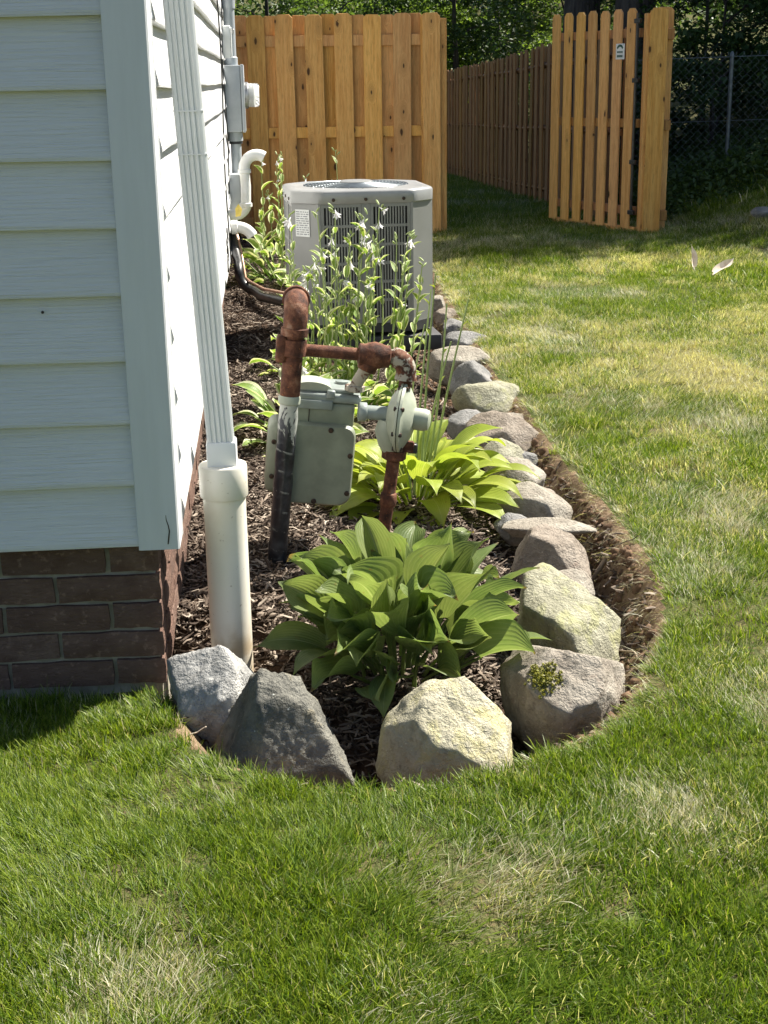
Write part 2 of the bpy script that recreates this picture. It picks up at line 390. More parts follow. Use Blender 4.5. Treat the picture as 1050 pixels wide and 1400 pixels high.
for c in range(-2, 5):
    z = SB-.004-(c+1)*BH
    # front face (y = 0), bricks run to -X from the corner
    x = 0.0; first = True
    while x > HX+.3:
        L = BL/2 if (first and c % 2 == 0) else BL; first = False
        if x > -1.9:
            b = link('brick', random.choice(half if L < BL else full), found, (x-L+.0105, random.uniform(-.002, .002), z))
            if x == 0: b.scale.y = 2.0; b.location.y = 0.0
        else: rest.box(x-L+.0105, x, 0, .05, z, z+BH-.0105)
        x -= L
    # side face (x = 0), bricks run to +Y
    y = .111; first = True
    while y < HY-.1:
        L = (BL/2 if c % 2 else BL) - (.06 if first else 0)
        if first: L = max(L, .08)
        if not first: L = BL
        first = False
        ln = [random.choice(half if L < .15 else full)][0]
        if y < 8.75:
            b = link('brick', ln, found, (random.uniform(-.002, .002), y, z), (0, 0, R(90)))
            if L < BL: b.scale.x = (L-.0105)/((BL/2 if L < .15 else BL)-.011)
        else: rest.box(-.05, 0, y, y+L-.0105, z, z+BH-.0105)
        y += L
tag(rest.build('brick', M_BRICK, found, None), kind='stuff')

# lap siding: profile in (out, z)
def lap(z0, h=EXPO):
    return [(.0, z0+.012), (.030, z0+.012), (.031, z0), (.055, z0-.001), (.0565, z0+.004), (.0555, z0+.012), (.043, z0+h*.5), (.0305, z0+h+.011), (.0, z0+h+.011)]
rows = int((ZTOP-SB)/EXPO)
for i in range(rows):
    z0 = SB + .004 + i*EXPO; p = lap(z0); n = len(p)
    xs_ = np.linspace(HX, -.038, 14); ys_ = np.linspace(.055, HY, 60)
    m = MB(); v = []
    for x in xs_:
        wv = .0016*math.sin(x*3.1+i*1.7)+.001*math.sin(x*7+i)
        v += [(x, -q[0]-(wv*.5 if q[0] > .03 else 0), q[1]+wv) for q in p]
    f = [(k*n+j, k*n+(j+1) % n, (k+1)*n+(j+1) % n, (k+1)*n+j) for k in range(len(xs_)-1) for j in range(n)] + [tuple(range(n-1, -1, -1)), tuple(range((len(xs_)-1)*n, len(xs_)*n))]
    m.add(v, f); m.build('siding_board', M_VINYL, house, 28)
    m = MB(); v = []
    for y in ys_:
        wv = .0022*math.sin(y*2.3+i*2.1)+.0014*math.sin(y*5.1+i); wo = .0012*math.sin(y*2.9+i*.8)
        v += [(q[0]+(wo if q[0] > .03 else 0), y, q[1]+wv) for q in p]
    f = [(k*n+(j+1) % n, k*n+j, (k+1)*n+j, (k+1)*n+(j+1) % n) for k in range(len(ys_)-1) for j in range(n)] + [tuple(range(n)), tuple(range(len(ys_)*n-1, (len(ys_)-1)*n-1, -1))]
    m.add(v, f); m.build('siding_board', M_VINYL, house, 28)
# corner post: outer L plus J-channel lips
m = MB(); T = .062; Wd = .108
TX = .0585; XL = -.040; poly = [(XL, -T+.002), (XL+.004, -T), (TX-.004, -T), (TX, -T+.004), (TX, Wd-.05), (TX-.002, Wd-.046), (.0, Wd-.046), (.0, 0), (XL, 0)]
m.prism(poly, SB-.006, ZTOP)
ct = m.build('corner_trim', M_TRIM, house, 30)
m = MB(); m.box(TX-.005, TX+.0012, Wd-.062, Wd-.046, SB-.005, ZTOP); m.build('trim_lip', M_TRIM, ct, None)
m = MB(); pts = [(.031, -T-.0004, .385), (.0335, -T-.0004, .402), (.036, -T-.0004, .418), (.034, -T-.0004, .432), (.030, -T-.0004, .446), (.0295, -T-.0004, .458)]
m.tube(pts, [.0016, .002, .0016, .0013, .001, .0005], 5); m.build('crack', M_BOLT, ct, None)
m = MB(); m.lathe([(.0035, 0), (.0035, .002), (.002, .003)], 8, 0, Matrix.Translation((-.222, -.0435, .952)) @ Matrix.Rotation(R(90), 4, 'X')); m.build('nail_hole', M_BOLT, house, None)
m = MB(); m.box(HX+.02, -.012, .013, HY-.02, SB+.021, ZTOP+.02); m.build('wall', M_TRIM, house, None)
# roof: low gable running along Y
m = MB(); ov = .32; zc = ZTOP+.02; ridge = zc+1.25
rp = [(HX-ov, zc-.05), (HX/2, ridge), (ov, zc-.05), (ov, zc+.08), (HX/2, ridge+.14), (HX-ov, zc+.08)]
v = [(x, -.35, z) for x, z in rp] + [(x, HY+.35, z) for x, z in rp]
m.add(v, [(0,1,4,5),(1,2,3,4),(11,10,7,6),(10,9,8,7),(0,6,7,1),(1,7,8,2),(2,8,9,3),(3,9,10,4),(4,10,11,5),(5,11,6,0)]); m.build('roof', M_SHING, house, None)
m = MB(); m.add([(HX, .02, zc), (-.012, .02, zc), (HX/2, .02, ridge-.02), (HX, HY-.03, zc), (-.012, HY-.03, zc), (HX/2, HY-.03, ridge-.02)], [(0,1,2),(5,4,3),(0,3,4,1),(1,4,5,2),(2,5,3,0)]); m.build('gable', M_VINYL, house, None)

# ------------------------------------------------------------------ downspout and drain pipe
def ribbed(wx, wy, ribs=4, d=.0045):
    P = []
    def side(a, b, nrm):
        a = Vector(a); b = Vector(b); nrm = Vector(nrm); L = b-a
        P.append(a + L*.06)
        for k in range(ribs):
            c = .14 + .72*(k+.5)/ribs; h = .72/ribs
            P.extend([a+L*(c-h*.36), a+L*(c-h*.22)-nrm*d, a+L*(c+h*.22)-nrm*d, a+L*(c+h*.36)])
        P.append(a + L*.94)
    x, y = wx/2, wy/2
    side((-x,-y), (x,-y), (0,-1)); side((x,-y), (x,y), (1,0)); side((x,y), (-x,y), (0,1)); side((-x,y), (-x,-y), (-1,0))
    return [(p.x, p.y) for p in P]
ds = thing('downspout', 'white ribbed metal downspout dropping beside the house corner', 'downspout', (.161, .20, .50))
m = MB(); P = ribbed(.068, .060); n = len(P); v = []
path = [(0, 0, .045, 1), (-.058, 0, 1.36, 1), (-.058, 0, 2.35, 1)]
for k, (dx, dy, z, s_) in enumerate(path): v += [(x+dx, y+dy, z) for x, y in P]
m.add(v, [(k*n+i, k*n+(i+1) % n, (k+1)*n+(i+1) % n, (k+1)*n+i) for k in range(2) for i in range(n)] + [tuple(range(n-1, -1, -1)), tuple(range(2*n, 3*n))])
m.build('spout', M_DOWN, ds, 25)
for zz in (.785, .885):
    m = MB(); cx_ = -.058*(zz-.045)/1.315; m.box(cx_-.0352, cx_+.0352, -.0312, .0312, zz, zz+.0035); m.build('seam', M_DOWN, ds, None)
m = MB(); m.bbox(-.0385, .0385, -.034, .034, -.03, .075, .006, 2); m.build('adaptor', M_DOWN, ds, 40)
for zz in (2.0,):
    m = MB(); m.box(-.058-.037, -.058+.037, -.032, .032, zz, zz+.025); m.box(-.115, -.09, -.02, .02, zz, zz+.025); m.build('strap', M_DOWN, ds, None)
dp = thing('drain_pipe', 'stained white plastic drain pipe standing in the mulch under the downspout', 'pipe', (.161, .20, 0))
m = MB(); m.lathe([(.0555, -.12), (.0555, .43), (.05, .43), (.05, .425)], 40); m.build('pipe', M_PVC, dp, 40)
m = MB(); m.lathe([(.0605, .425), (.0625, .428), (.0625, .505), (.0605, .510), (.056, .511), (.035, .512)], 40); m.build('collar', M_PVC, dp, 40)

# ------------------------------------------------------------------ wooden fences
def board_mesh(name, wd, ht, th=.017, ear=.028, mat=None):
    h = wd/2; m = MB()
    poly = [(-h, 0), (h, 0), (h, ht-ear), (h-ear, ht), (-h+ear, ht), (-h, ht-ear)]; n = 6
    b = .0025; v = [(x, -th/2, z) for x, z in poly] + [(x, th/2, z) for x, z in poly]
    m.add(v, [tuple(range(n)), tuple(range(2*n-1, n-1, -1))] + [((i+1) % n, i, n+i, n+(i+1) % n) for i in range(n)])
    me = m.mesh(name, mat or M_WOOD, None)
    bm = bmesh.new(); bm.from_mesh(me); bmesh.ops.bevel(bm, geom=bm.edges[:], offset=b, segments=1, affect='EDGES'); bm.to_mesh(me); bm.free(); return me
BM = board_mesh('board', .148, 1.80); BMD = board_mesh('board', .14, 1.72, mat=M_WOODD); BMG = board_mesh('board', .115, 1.76)
def put_board(par, me, x, y, z, rz=0, jit=.006):
    return link('board', me, par, (x+random.uniform(-.003, .003), y, z+random.uniform(-jit, jit)), (random.uniform(-.004, .004), random.uniform(-.005, .005), rz))
FY = 8.73
fp = thing('wooden_fence', 'golden cedar shadowbox fence panel between the house and the gate opening', 'fence', (0, FY, .17))
for zc in (.14, .87, 1.595):
    m = MB(); m.bbox(.06, 1.74, .009, .047, zc-.044, zc+.044, .003, 1); m.build('rail', M_WOOD, fp, None)
for k in range(7): put_board(fp, BM, .255+.2385*k, 0, .0)
for k in range(7): put_board(fp, BM, .135+.2385*k, .057, .0)
m = MB(); m.bbox(1.735, 1.825, -.0, .09, -.3, 1.76, .004, 1); m.build('post', M_WOOD, fp, None)
# put the trailing front board over the post
put_board(fp, BM, 1.70, -.0195, .004)

# gate, swung back along the fence behind it
ga = math.atan2(9.5-8.40, 2.90-3.37); GL = math.hypot(9.5-8.40, 2.90-3.37)
gt = thing('wooden_gate', 'open cedar gate of narrow upright boards swung back beside its post', 'gate', (3.37, 8.40, .215), (0, 0, ga))
# local +X runs from the hinge to the free end; local +Y faces the viewer's side
for zc in (.15, .86, 1.57):
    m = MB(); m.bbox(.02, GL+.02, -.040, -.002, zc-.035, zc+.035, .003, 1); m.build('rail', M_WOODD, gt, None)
for k in range(7): put_board(gt, BMG, .115+.178*k, .008, .0)
m = MB(); m.bbox(-.0, GL+.02, -.045, -.001, -.035, .015, .003, 1); m.build('bottom_rail', M_WOOD, gt, None)
m = MB(); m.tube([(.025, .02, .12), (.025, .02, 1.72)], .012, 8); m.build('hinge_rod', M_BLACK, gt)
for zc in (.14, .55, 1.2, 1.66):
    m = MB(); m.bbox(-.012, .06, .002, .034, zc-.018, zc+.018, .004, 1); m.build('hinge', M_BLACK, gt, None)
sg = tag(link('gate_sign', None, None, (0, 0, 0)), 'small white maker plaque with green print on the open gate', 'sign'); sg.location = Vector((3.37, 8.40, .215)) + Matrix.Rotation(ga, 3, 'Z') @ Vector((.245, .019, 1.43)); sg.rotation_euler = (0, 0, ga)
m = MB(); m.bbox(-.058, .058, -.003, .003, -.062, .062, .002, 1); m.build('plate', M_PAPER, sg, None)
m = MB()
for k in range(7):
    c = R(35+110*k/6); m.box(-.007, .007, .0032, .0042, -.009, .009, 0, Matrix.Translation((.040*math.cos(c), 0, .006+.040*math.sin(c))) @ Matrix.Rotation(-(c-math.pi/2), 4, 'Y'))
for k in range(5): m.box(-.036+.0155*k, -.025+.0155*k, .0032, .0042, -.012, .003)
for k in range(5): m.box(-.036+.0155*k, -.024+.0155*k, .0032, .0042, -.046, -.027)
m.build('lettering', M_INKG, sg, None)
# gate post with its cover boards
gp = thing('gate_post_fence', 'short cedar fence stub with one wide knotty board beside the open gate', 'fence', (3.445, 8.30, .19))
m = MB(); m.bbox(-.055, .035, .012, .10, -.3, 1.74, .004, 1); m.build('post', M_WOOD, gp, None)
put_board(gp, BM, .035, 0, -.02)
b = put_board(gp, BM, .115, .115, -.01)
for zc in (.14, .87, 1.58):
    m = MB(); m.bbox(.036, .18, .02, .105, zc-.042, zc+.042, .003, 1); m.build('rail', M_WOODD, gp, None)
# long fence running back
ff = thing('long_wooden_fence', 'long brown board fence running back behind the open gate', 'fence', (0, 0, 0))
A0, A1 = Vector((3.36, 9.0)), Vector((3.17, 22.2)); L = (A1-A0).length; dirv = (A1-A0)/L; ang = math.atan2(dirv.y, dirv.x)
nb = int(L/.155)
for k in range(nb):
    p = A0 + dirv*(.155*k); off = Vector((-dirv.y, dirv.x))*(.0 if k % 2 else -.055)
    hz = 1.0 if p.y < 10.8 else 1.0
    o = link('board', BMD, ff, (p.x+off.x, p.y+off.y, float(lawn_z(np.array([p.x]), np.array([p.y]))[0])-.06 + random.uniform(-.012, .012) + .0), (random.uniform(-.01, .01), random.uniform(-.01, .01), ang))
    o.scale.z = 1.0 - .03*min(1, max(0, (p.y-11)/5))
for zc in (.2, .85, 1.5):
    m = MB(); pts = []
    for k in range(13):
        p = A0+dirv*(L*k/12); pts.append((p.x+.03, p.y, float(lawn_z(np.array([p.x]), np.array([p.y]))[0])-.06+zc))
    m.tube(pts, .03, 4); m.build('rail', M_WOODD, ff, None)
# cross fence closing the far end
cf = thing('far_wooden_fence', 'distant brown board fence closing the yard behind the opening', 'fence', (0, 22.25, -.12))
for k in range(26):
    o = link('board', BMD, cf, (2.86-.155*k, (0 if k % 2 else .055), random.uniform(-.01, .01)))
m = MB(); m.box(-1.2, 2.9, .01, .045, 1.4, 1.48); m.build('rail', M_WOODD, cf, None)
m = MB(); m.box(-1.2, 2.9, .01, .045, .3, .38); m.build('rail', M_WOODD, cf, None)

# ------------------------------------------------------------------ chain link fence
cl = thing('chain_link_fence', 'grey chain link fence on the shaded slope right of the gate', 'fence')
C0, C1 = Vector((3.75, 10.3)), Vector((9.2, 9.5)); cd = (C1-C0); CLn = cd.length; cd = cd/CLn
def cz(t): return .46 + .02*t
CH = 1.16; step_ = .036; m = MB(); nz = int(CH/step_)
V_ = []; F_ = []
for k in range(int(CLn/(2*step_))):
    s0 = k*2*step_; pts = []
    for q in range(nz+1):
        s = s0 + (step_ if (q+k*0) % 2 else 0) + (.003 if q % 2 else -.003)
        p = C0+cd*s; pts.append(Vector((p.x, p.y + (.004 if q % 2 else -.004), cz(s)+q*step_)))
    pts.append(pts[-1]+Vector((.008, 0, .022)))
    for sgn in (1, -1):
        pp = [Vector((p.x+(0 if sgn > 0 else 2*(C0.x+cd.x*s0-p.x)), p.y, p.z)) for p in pts] if sgn < 0 else pts
        m.tube(pp, .0016, 3, cap=False)
tag(m.build('wire_mesh', M_GALV, cl, None), kind='stuff')
for s in (.3, .98+.0, 3.2, 5.2):
    p = C0+cd*s; m = MB(); m.lathe([(.019, 0), (.019, 1.28), (.022, 1.28), (.019, 1.31), (.005, 1.33)], 12); m.build('post', M_GALV, cl, 40, (p.x, p.y+.03, cz(s)-.15))
m = MB(); p = C0; q = C1; m.tube([(p.x, p.y+.012, cz(0)+.55), (q.x, q.y+.012, cz(CLn)+.55)], .0025, 6); m.tube([(p.x, p.y+.03, cz(0)+CH-.03), (q.x, q.y+.03, cz(CLn)+CH-.03)], .004, 6); m.build('tension_wire', M_GALV, cl)

# ------------------------------------------------------------------ things on the side wall
WX = .047
eb = thing('electric_meter_box', 'grey electric meter box with round glass dial on the sunlit side wall', 'meter box', (WX, 6.45, 1.13))
m = MB(); m.bbox(.0, .105, 0, .30, 0, .43, .008, 2); m.build('box', M_BOXG, eb)
m = MB(); m.bbox(.107, .128, -.004, .304, -.004, .434, .006, 2); m.build('cover', M_BOXG, eb)
rx = Matrix.Translation((.128, .15, .235)) @ Matrix.Rotation(R(90), 4, 'Y')
m = MB(); m.lathe([(.086, 0), (.086, .02), (.082, .025)], 32, 0, rx); m.build('ring', M_METAL, eb)
m = MB(); m.lathe([(.078, .02), (.078, .085), (.07, .098), (.02, .10)], 32, 0, rx); g = m.build('dial_glass', M_GLASS, eb)
m = MB(); m.lathe([(.062, .018), (.062, .06), (.058, .062)], 28, 0, rx); m.build('dial', M_PAPER, g)
cn = thing('service_conduit', 'grey conduit running up the wall above the electric meter box', 'conduit', (WX+.045, 6.6, 1.56))
m = MB(); m.tube([(0, 0, .005), (0, 0, 1.35)], .038, 16); m.build('pipe', M_BOXG, cn)
m = MB(); m.lathe([(.046, .0), (.046, .05), (.04, .055)], 16); m.build('hub', M_BOXG, cn)
m = MB(); m.lathe([(.044, .36), (.044, .44)], 16); m.build('coupling', M_BOXG, cn)
for zz in (.20, .8):
    m = MB(); m.bbox(-.044, .03, -.055, .055, zz, zz+.03, .003, 1); m.build('strap', M_METAL, cn, None)
tb = thing('cable_box', 'pale narrow cable junction box tilted on the wall above the meter box', 'box', (WX, 6.28, 1.60), (R(4), 0, 0))
m = MB(); m.bbox(0, .055, 0, .11, 0, .20, .006, 2); m.build('box', M_DOWN, tb)
m = MB(); m.bbox(.055, .062, .006, .104, .008, .19, .003, 1); m.build('cover', M_PAPER, tb)
lc = thing('lower_conduit', 'grey conduit stub hanging below the electric meter box', 'conduit', (WX+.055, 6.55, .85))
m = MB(); m.lathe([(.036, .0), (.036, .21), (.05, .22), (.05, .279)], 16); m.build('pipe', M_BOXG, lc)
m = MB(); m.lathe([(.0365, .2), (.046, .2), (.046, .23), (.0365, .23)], 16); m.build('collar', M_DARK, lc)
db = thing('disconnect_box', 'small grey electrical disconnect box low on the side wall', 'box', (WX, 6.35, .60))
m = MB(); m.bbox(0, .075, 0, .16, 0, .26, .006, 2); m.build('box', M_BOXG, db)
m = MB(); m.bbox(.076, .088, -.003, .163, -.003, .263, .004, 1); m.build('cover', M_BOXG, db)
tg = thing('yellow_tag', 'small yellow tag hanging beside the white vent pipes', 'tag', (WX+.04, 6.12, .60))
m = MB(); m.add([(0, 0, 0), (.035, .0, .005), (.045, 0, .05), (.022, .002, .085), (0, 0, .055), (0, .003, 0), (.035, .003, .005), (.045, .003, .05), (.022, .005, .085), (0, .003, .055)], [(0,1,2,3,4),(9,8,7,6,5)]+[(i, 5+i, 5+(i+1) % 5, (i+1) % 5) for i in range(5)]); m.build('card', M_YEL, tg, None)
# white PVC vents
vp = thing('vent_pipe', 'white plastic vent pipe rising in an S and hooking outward', 'pipe', (WX, 6.25, .62))
r_ = .034
P1 = [Vector((-.04, .02, -.02)), Vector((.03, .02, -.02))] + arc((.03, .02, .06), (0,0,-1), (1,0,0), .08, 0, R(78), 6)
P2 = [P1[-1], P1[-1]+Vector((.005, 0, .12)), P1[-1]+Vector((.0, 0, .22))]
top = P2[-1]; P3 = [top] + arc(top+Vector((.085, 0, .02)), (-1,0,0), (0,0,1), .085, 0, R(125), 8)
m = MB(); m.tube(P1, r_*1.12, 16); m.build('lower_elbow', M_PVCW, vp, 60)
m = MB(); m.tube(P2, r_, 16); m.build('riser', M_PVCW, vp, 60)
m = MB(); m.tube(P3, r_*1.1, 16); m.build('upper_elbow', M_PVCW, vp, 60)
for p in (P2[0], P2[-1]):
    m = MB(); m.lathe([(r_*1.15, -.012), (r_*1.28, -.01), (r_*1.28, .012), (r_*1.15, .014)], 18, 0, Matrix.Translation(p)); m.build('coupling', M_PVCW, vp, 50)
vo = thing('vent_outlet', 'short white plastic vent outlet with down turned elbow low on the wall', 'pipe', (WX, 6.0, .545))
P1 = [Vector((-.04, 0, 0)), Vector((.05, 0, 0))] + arc((.05, 0, -.11), (0,0,1), (1,0,0), .11, R(8), R(62), 6)
m = MB(); m.tube(P1, r_*1.08, 18); m.build('elbow', M_PVCW, vo, 60)
m = MB(); m.lathe([(r_*1.05, .0), (r_*1.35, .004), (r_*1.35, .04), (r_*1.1, .045)], 20, 0, Matrix.Translation((.01, 0, 0)) @ Matrix.Rotation(R(90), 4, 'Y')); m.build('coupling', M_PVCW, vo, 50)
# black insulated line set
ls = thing('refrigerant_line', 'black insulated pipe dropping down the wall and bending to the air conditioner', 'pipe', (0, 0, 0))
P = [(.06, 6.05, .50), (.075, 5.98, .42), (.10, 5.80, .33)] + arc((.20, 5.62, .30), Vector((-.8, .55, 0)).normalized(), (0,0,-1), .12, 0, R(85), 7) + [(.25, 5.30, .185), (.37, 5.0, .20), (.52, 4.86, .21)]
m = MB(); m.tube(P, .029, 14); m.build('insulation', M_BLACK, ls, 60)
P = [(.09, 6.06, .50), (.115, 5.95, .40), (.14, 5.80, .24), (.17, 5.62, .24), (.26, 5.30, .235), (.38, 4.98, .255), (.52, 4.86, .27)]
m = MB(); m.tube(P, .009, 8); m.build('copper_line', M_COPPER, ls, 60)
for t_ in ((.092, 5.90, .30), (.082, 5.95, .38)):
    m = MB(); m.lathe([(.0305, -.01), (.0305, .01)], 14, 0, Matrix.Translation(t_) @ Matrix.Rotation(R(-25), 4, 'X')); m.build('tape_band', M_DARK, ls)
# hanging cables
def cable(label, pts, r=.0045):
    o = thing('cable', label, 'cable', (0, 0, 0), (0,0,0), 'cables on the side wall'); m = MB(); m.tube(pts, r, 6); m.build('wire', M_BLACK, o, 60)
zs = np.linspace(2.9, .38, 16)
cable('long black cable hanging straight down the sunlit side wall', [(WX+.012+.006*math.sin(z*5), 5.3+.05*math.sin(z*2.2)+.12*max(0, .6-z), z) for z in zs], .005)
cable('thinner black cable looping beside the meter box', [(WX+.010+.006*math.sin(z*7), 6.05+.05*math.sin(z*4.0)+.15*max(0, 1.2-z), z) for z in np.linspace(2.9, .75, 14)], .0045)
cable('tangled black cable end low on the side wall', [(WX+.012, 4.95+.08*math.sin(a*2.4), .62-.04*a+.03*math.sin(a*5)) for a in np.linspace(0, 5, 22)], .004)

# ------------------------------------------------------------------ air conditioner
AX, AY, AR = .785, 4.47, R(4)
ab = gz(AX-.1, AY)
pad = thing('condenser_pad', 'flat dark pad under the air conditioner', 'pad', (AX, AY, ab-.03), (0, 0, AR))
m = MB(); m.bbox(-.40, .40, -.40, .40, 0, .085, .012, 2); m.build('slab', M_DARK, pad)
Z0 = ab+.075
ac = thing('air_conditioner', 'grey louvered air conditioner condenser with round top fan grille', 'air conditioner', (AX, AY, Z0), (0, 0, AR))
S, C = .375, .125; AH = .745
def octo(s, c): return [(-s+c, -s), (s-c, -s), (s, -s+c), (s, s-c), (s-c, s), (-s+c, s), (-s, s-c), (-s, -s+c)]
m = MB(); m.prism(octo(S+.004, C), 0, .05); m.build('base_pan', M_DARK, ac, None)
m = MB(); m.prism(octo(S-.03, C), .05, AH-.06); m.build('coil', M_COIL, ac, None)
for k in range(4):       # corner posts (chamfers)
    rm = Matrix.Rotation(R(90)*k, 4, 'Z'); m = MB()
    pl = [(-S+C+.012, -S-.002), (-S+C+.012, -S+.03), (-S+.03, -S+C+.012), (-S-.002, -S+C+.012), (-S-.002, -S+C), (-S+C, -S-.002)]
    m.prism([(x, y) for x, y in pl][::-1], .045, AH-.055, 0, rm); cp = m.build('corner_panel', M_ACP, ac, None)
    if k == 0:
        mid = Vector((-S+C/2-.003, -S+C/2-.003, 0)); rot = Matrix.Rotation(R(-45), 4, 'Z')
        mm = Matrix.Translation((mid.x, mid.y, AH-.06)) @ rot
        m = MB(); m.box(-.062, .032, -.0015, .001, -.175, -.035, 0, mm); lb = m.build('rating_label', M_PAPER, cp, None)
        m = MB()
        for q in range(11):
            z = -.045-.0115*q; x = -.056
            while x < .022:
                L_ = random.uniform(.006, .03); m.box(x, min(x+L_, .027), -.0024, -.0012, z-.0045, z, 0, mm); x += L_+.006
        m.build('print', M_INK, lb, None)
for k in range(4):       # louver panels: two per side with a centre post
    rm = Matrix.Rotation(R(90)*k, 4, 'Z'); X0, X1 = -S+C+.012, S-C-.012
    fr = MB(); fr.box(-.022, .022, -S-.003, -S+.012, .05, AH-.055, 0, rm); fr.build('centre_post', M_ACL, ac, None)
    for a_, b_ in ((X0, -.022), (.022, X1)):
        m = MB(); t_ = .018
        m.box(a_+.001, a_+t_, -S-.0005, -S+.012, .05, AH-.057, 0, rm); m.box(b_-t_, b_-.001, -S-.0005, -S+.012, .05, AH-.057, 0, rm)
        m.box(a_+t_, b_-t_, -S-.0005, -S+.012, .05, .075, 0, rm); m.box(a_+t_, b_-t_, -S-.0005, -S+.012, AH-.085, AH-.057, 0, rm)
        fp_ = m.build('panel_frame', M_ACL, ac, None)
        m = MB(); ns = 12; wv = (b_-a_-2*t_)/ns
        for q in range(1, ns): x = a_+t_+wv*q; m.box(x-wv*.26, x+wv*.26, -S+.001, -S+.009, .075, AH-.085, 0, rm)
        for q in range(1, 6): z = .075+(AH-.16)*q/6; m.box(a_+t_, b_-t_, -S-.0002, -S+.0115, z-.007, z+.007, 0, rm)
        tag(m.build('louver_bars', M_ACL, fp_, None), kind='stuff')
# top cap: rounded octagon ring with fan opening
def rnd_oct(s, c, n=5):
    pts = []; base = octo(s, c); N_ = len(base)
    for i in range(N_):
        p0, p1, p2 = Vector((*base[i-1], 0)), Vector((*base[i], 0)), Vector((*base[(i+1) % N_], 0))
        d1 = (p0-p1).normalized(); d2 = (p2-p1).normalized(); rr = .04
        for k in range(n+1):
            t_ = k/n; pts.append(p1+d1*rr*(1-t_)**2+d2*rr*t_**2)
    return [(p.x, p.y) for p in pts]
prof = [(.006, AH-.066), (.009, AH-.062), (.009, AH-.012), (.005, AH-.003), (-.004, AH+.002), (-.04, AH+.005), (-.048, AH+.001)]
m = MB(); v = []; nn = None
for off, z in prof:
    ring = rnd_oct(S+off, C+off*.4); nn = len(ring); v += [(x, y, z) for x, y in ring]
nseg = nn; rad = .285
ringc = []
for x, y in rnd_oct(S, C): a_ = math.atan2(y, x); ringc.append((rad*math.cos(a_), rad*math.sin(a_)))
for rr, z in ((1.0, AH+.006), (.985, AH-.004), (.985, AH-.05)): v += [(x*rr, y*rr, z) for x, y in ringc]
nr = len(prof)+3
m.add(v, [(k*nn+i, k*nn+(i+1) % nn, (k+1)*nn+(i+1) % nn, (k+1)*nn+i) for k in range(nr-1) for i in range(nn)])
topc = m.build('top_cap', M_ACTOP, ac, 40)
for k in range(4):
    for q in (-.17, .0, .2):
        rm = Matrix.Rotation(R(90)*k, 4, 'Z') @ Matrix.Translation((q, -S-.0115, AH-.045)) @ Matrix.Rotation(R(90), 4, 'X')
        m = MB(); m.lathe([(.009, -.001), (.009, .0025), (.005, .0035)], 12, 0, rm); m.build('screw', M_BOLT, topc)
m = MB()
for k in range(11):
    rr = .09+.019*k; m.tube([(rr*math.cos(2*math.pi*q/40), rr*math.sin(2*math.pi*q/40), AH+.012-.02*((rr/.28)**2)*.6+.008) for q in range(41)], .0024, 4, cap=False)
for k in range(24):
    c_ = 2*math.pi*k/24; m.tube([(math.cos(c_)*rr, math.sin(c_)*rr, AH+.0185-.012*(rr/.28)**2) for rr in (.07, .15, .22, .288)], .0026, 4)
tag(m.build('fan_grille', M_GRILLE, ac, 60), kind='stuff')
m = MB(); m.lathe([(.095, AH+.010), (.095, AH+.022), (.08, AH+.028), (.02, AH+.03)], 28); m.build('motor_cap', M_ACP, ac, 40)
m = MB(); m.lathe([(.27, AH-.052), (.27, AH-.05)], 32); m.build('fan_well', M_DARK, ac, None)
for k in range(3):
    c_ = R(120*k+20); m = MB(); v = [(math.cos(c_+d)*rr, math.sin(c_+d)*rr, AH-.03+dz) for rr, d, dz in ((.05, -.5, 0), (.25, -.28, -.008), (.255, .42, .016), (.05, .5, .012))]
    v2 = [(x, y, z-.003) for x, y, z in v]; m.add(v+v2, [(0,1,2,3),(7,6,5,4),(0,4,5,1),(1,5,6,2),(2,6,7,3),(3,7,4,0)]); m.build('fan_blade', M_BLACK, ac, None)
pv = thing('paver', 'small grey concrete paver poking out beside the air conditioner base', 'paver', (1.25, 4.13, gz(1.25, 4.13)-.01), (0, 0, R(8)))
m = MB(); m.bbox(-.085, .075, -.05, .05, -.02, .055, .006, 1); m.build('block', M_CONC, pv)
pv = thing('paver', 'small grey concrete paver lying behind the front paver by the air conditioner', 'paver', (1.26, 4.27, gz(1.26, 4.27)), (0, 0, R(-4)))
m = MB(); m.bbox(-.08, .07, -.06, .06, -.02, .05, .006, 1); m.build('block', M_CONC, pv)

# ------------------------------------------------------------------ gas meter
gm = thing('gas_meter', 'grey green gas meter hung on leaning rusty pipes in the bed', 'gas meter', (.280, .86, -.05), (0, R(6.3), 0))
def lx(p, d='X'): return Matrix.Translation(p) @ {'X': Matrix.Rotation(R(90), 4, 'Y'), 'Y': Matrix.Rotation(R(-90), 4, 'X'), 'Z': Matrix.Identity(4)}[d]
RY = -.055
m = MB(); zz = np.linspace(-.1, .60, 22); m.tube([(0, RY, z) for z in zz], [.0285+.0012*math.sin(i*2.1)+.001*(i % 2) for i in range(22)], 16); rp_ = m.build('wrapped_riser', M_TAPE, gm, 60)
m = MB(); m.tube([(0, RY, z) for z in np.linspace(.585, .80, 5)], .0305, 18); m.build('riser', M_RUST, gm, 60)
m = MB(); m.lathe([(.031, .58), (.0335, .583), (.0335, .60), (.031, .606)], 18, 0, Matrix.Translation((0, RY, 0))); m.build('riser_band', M_REG, gm)
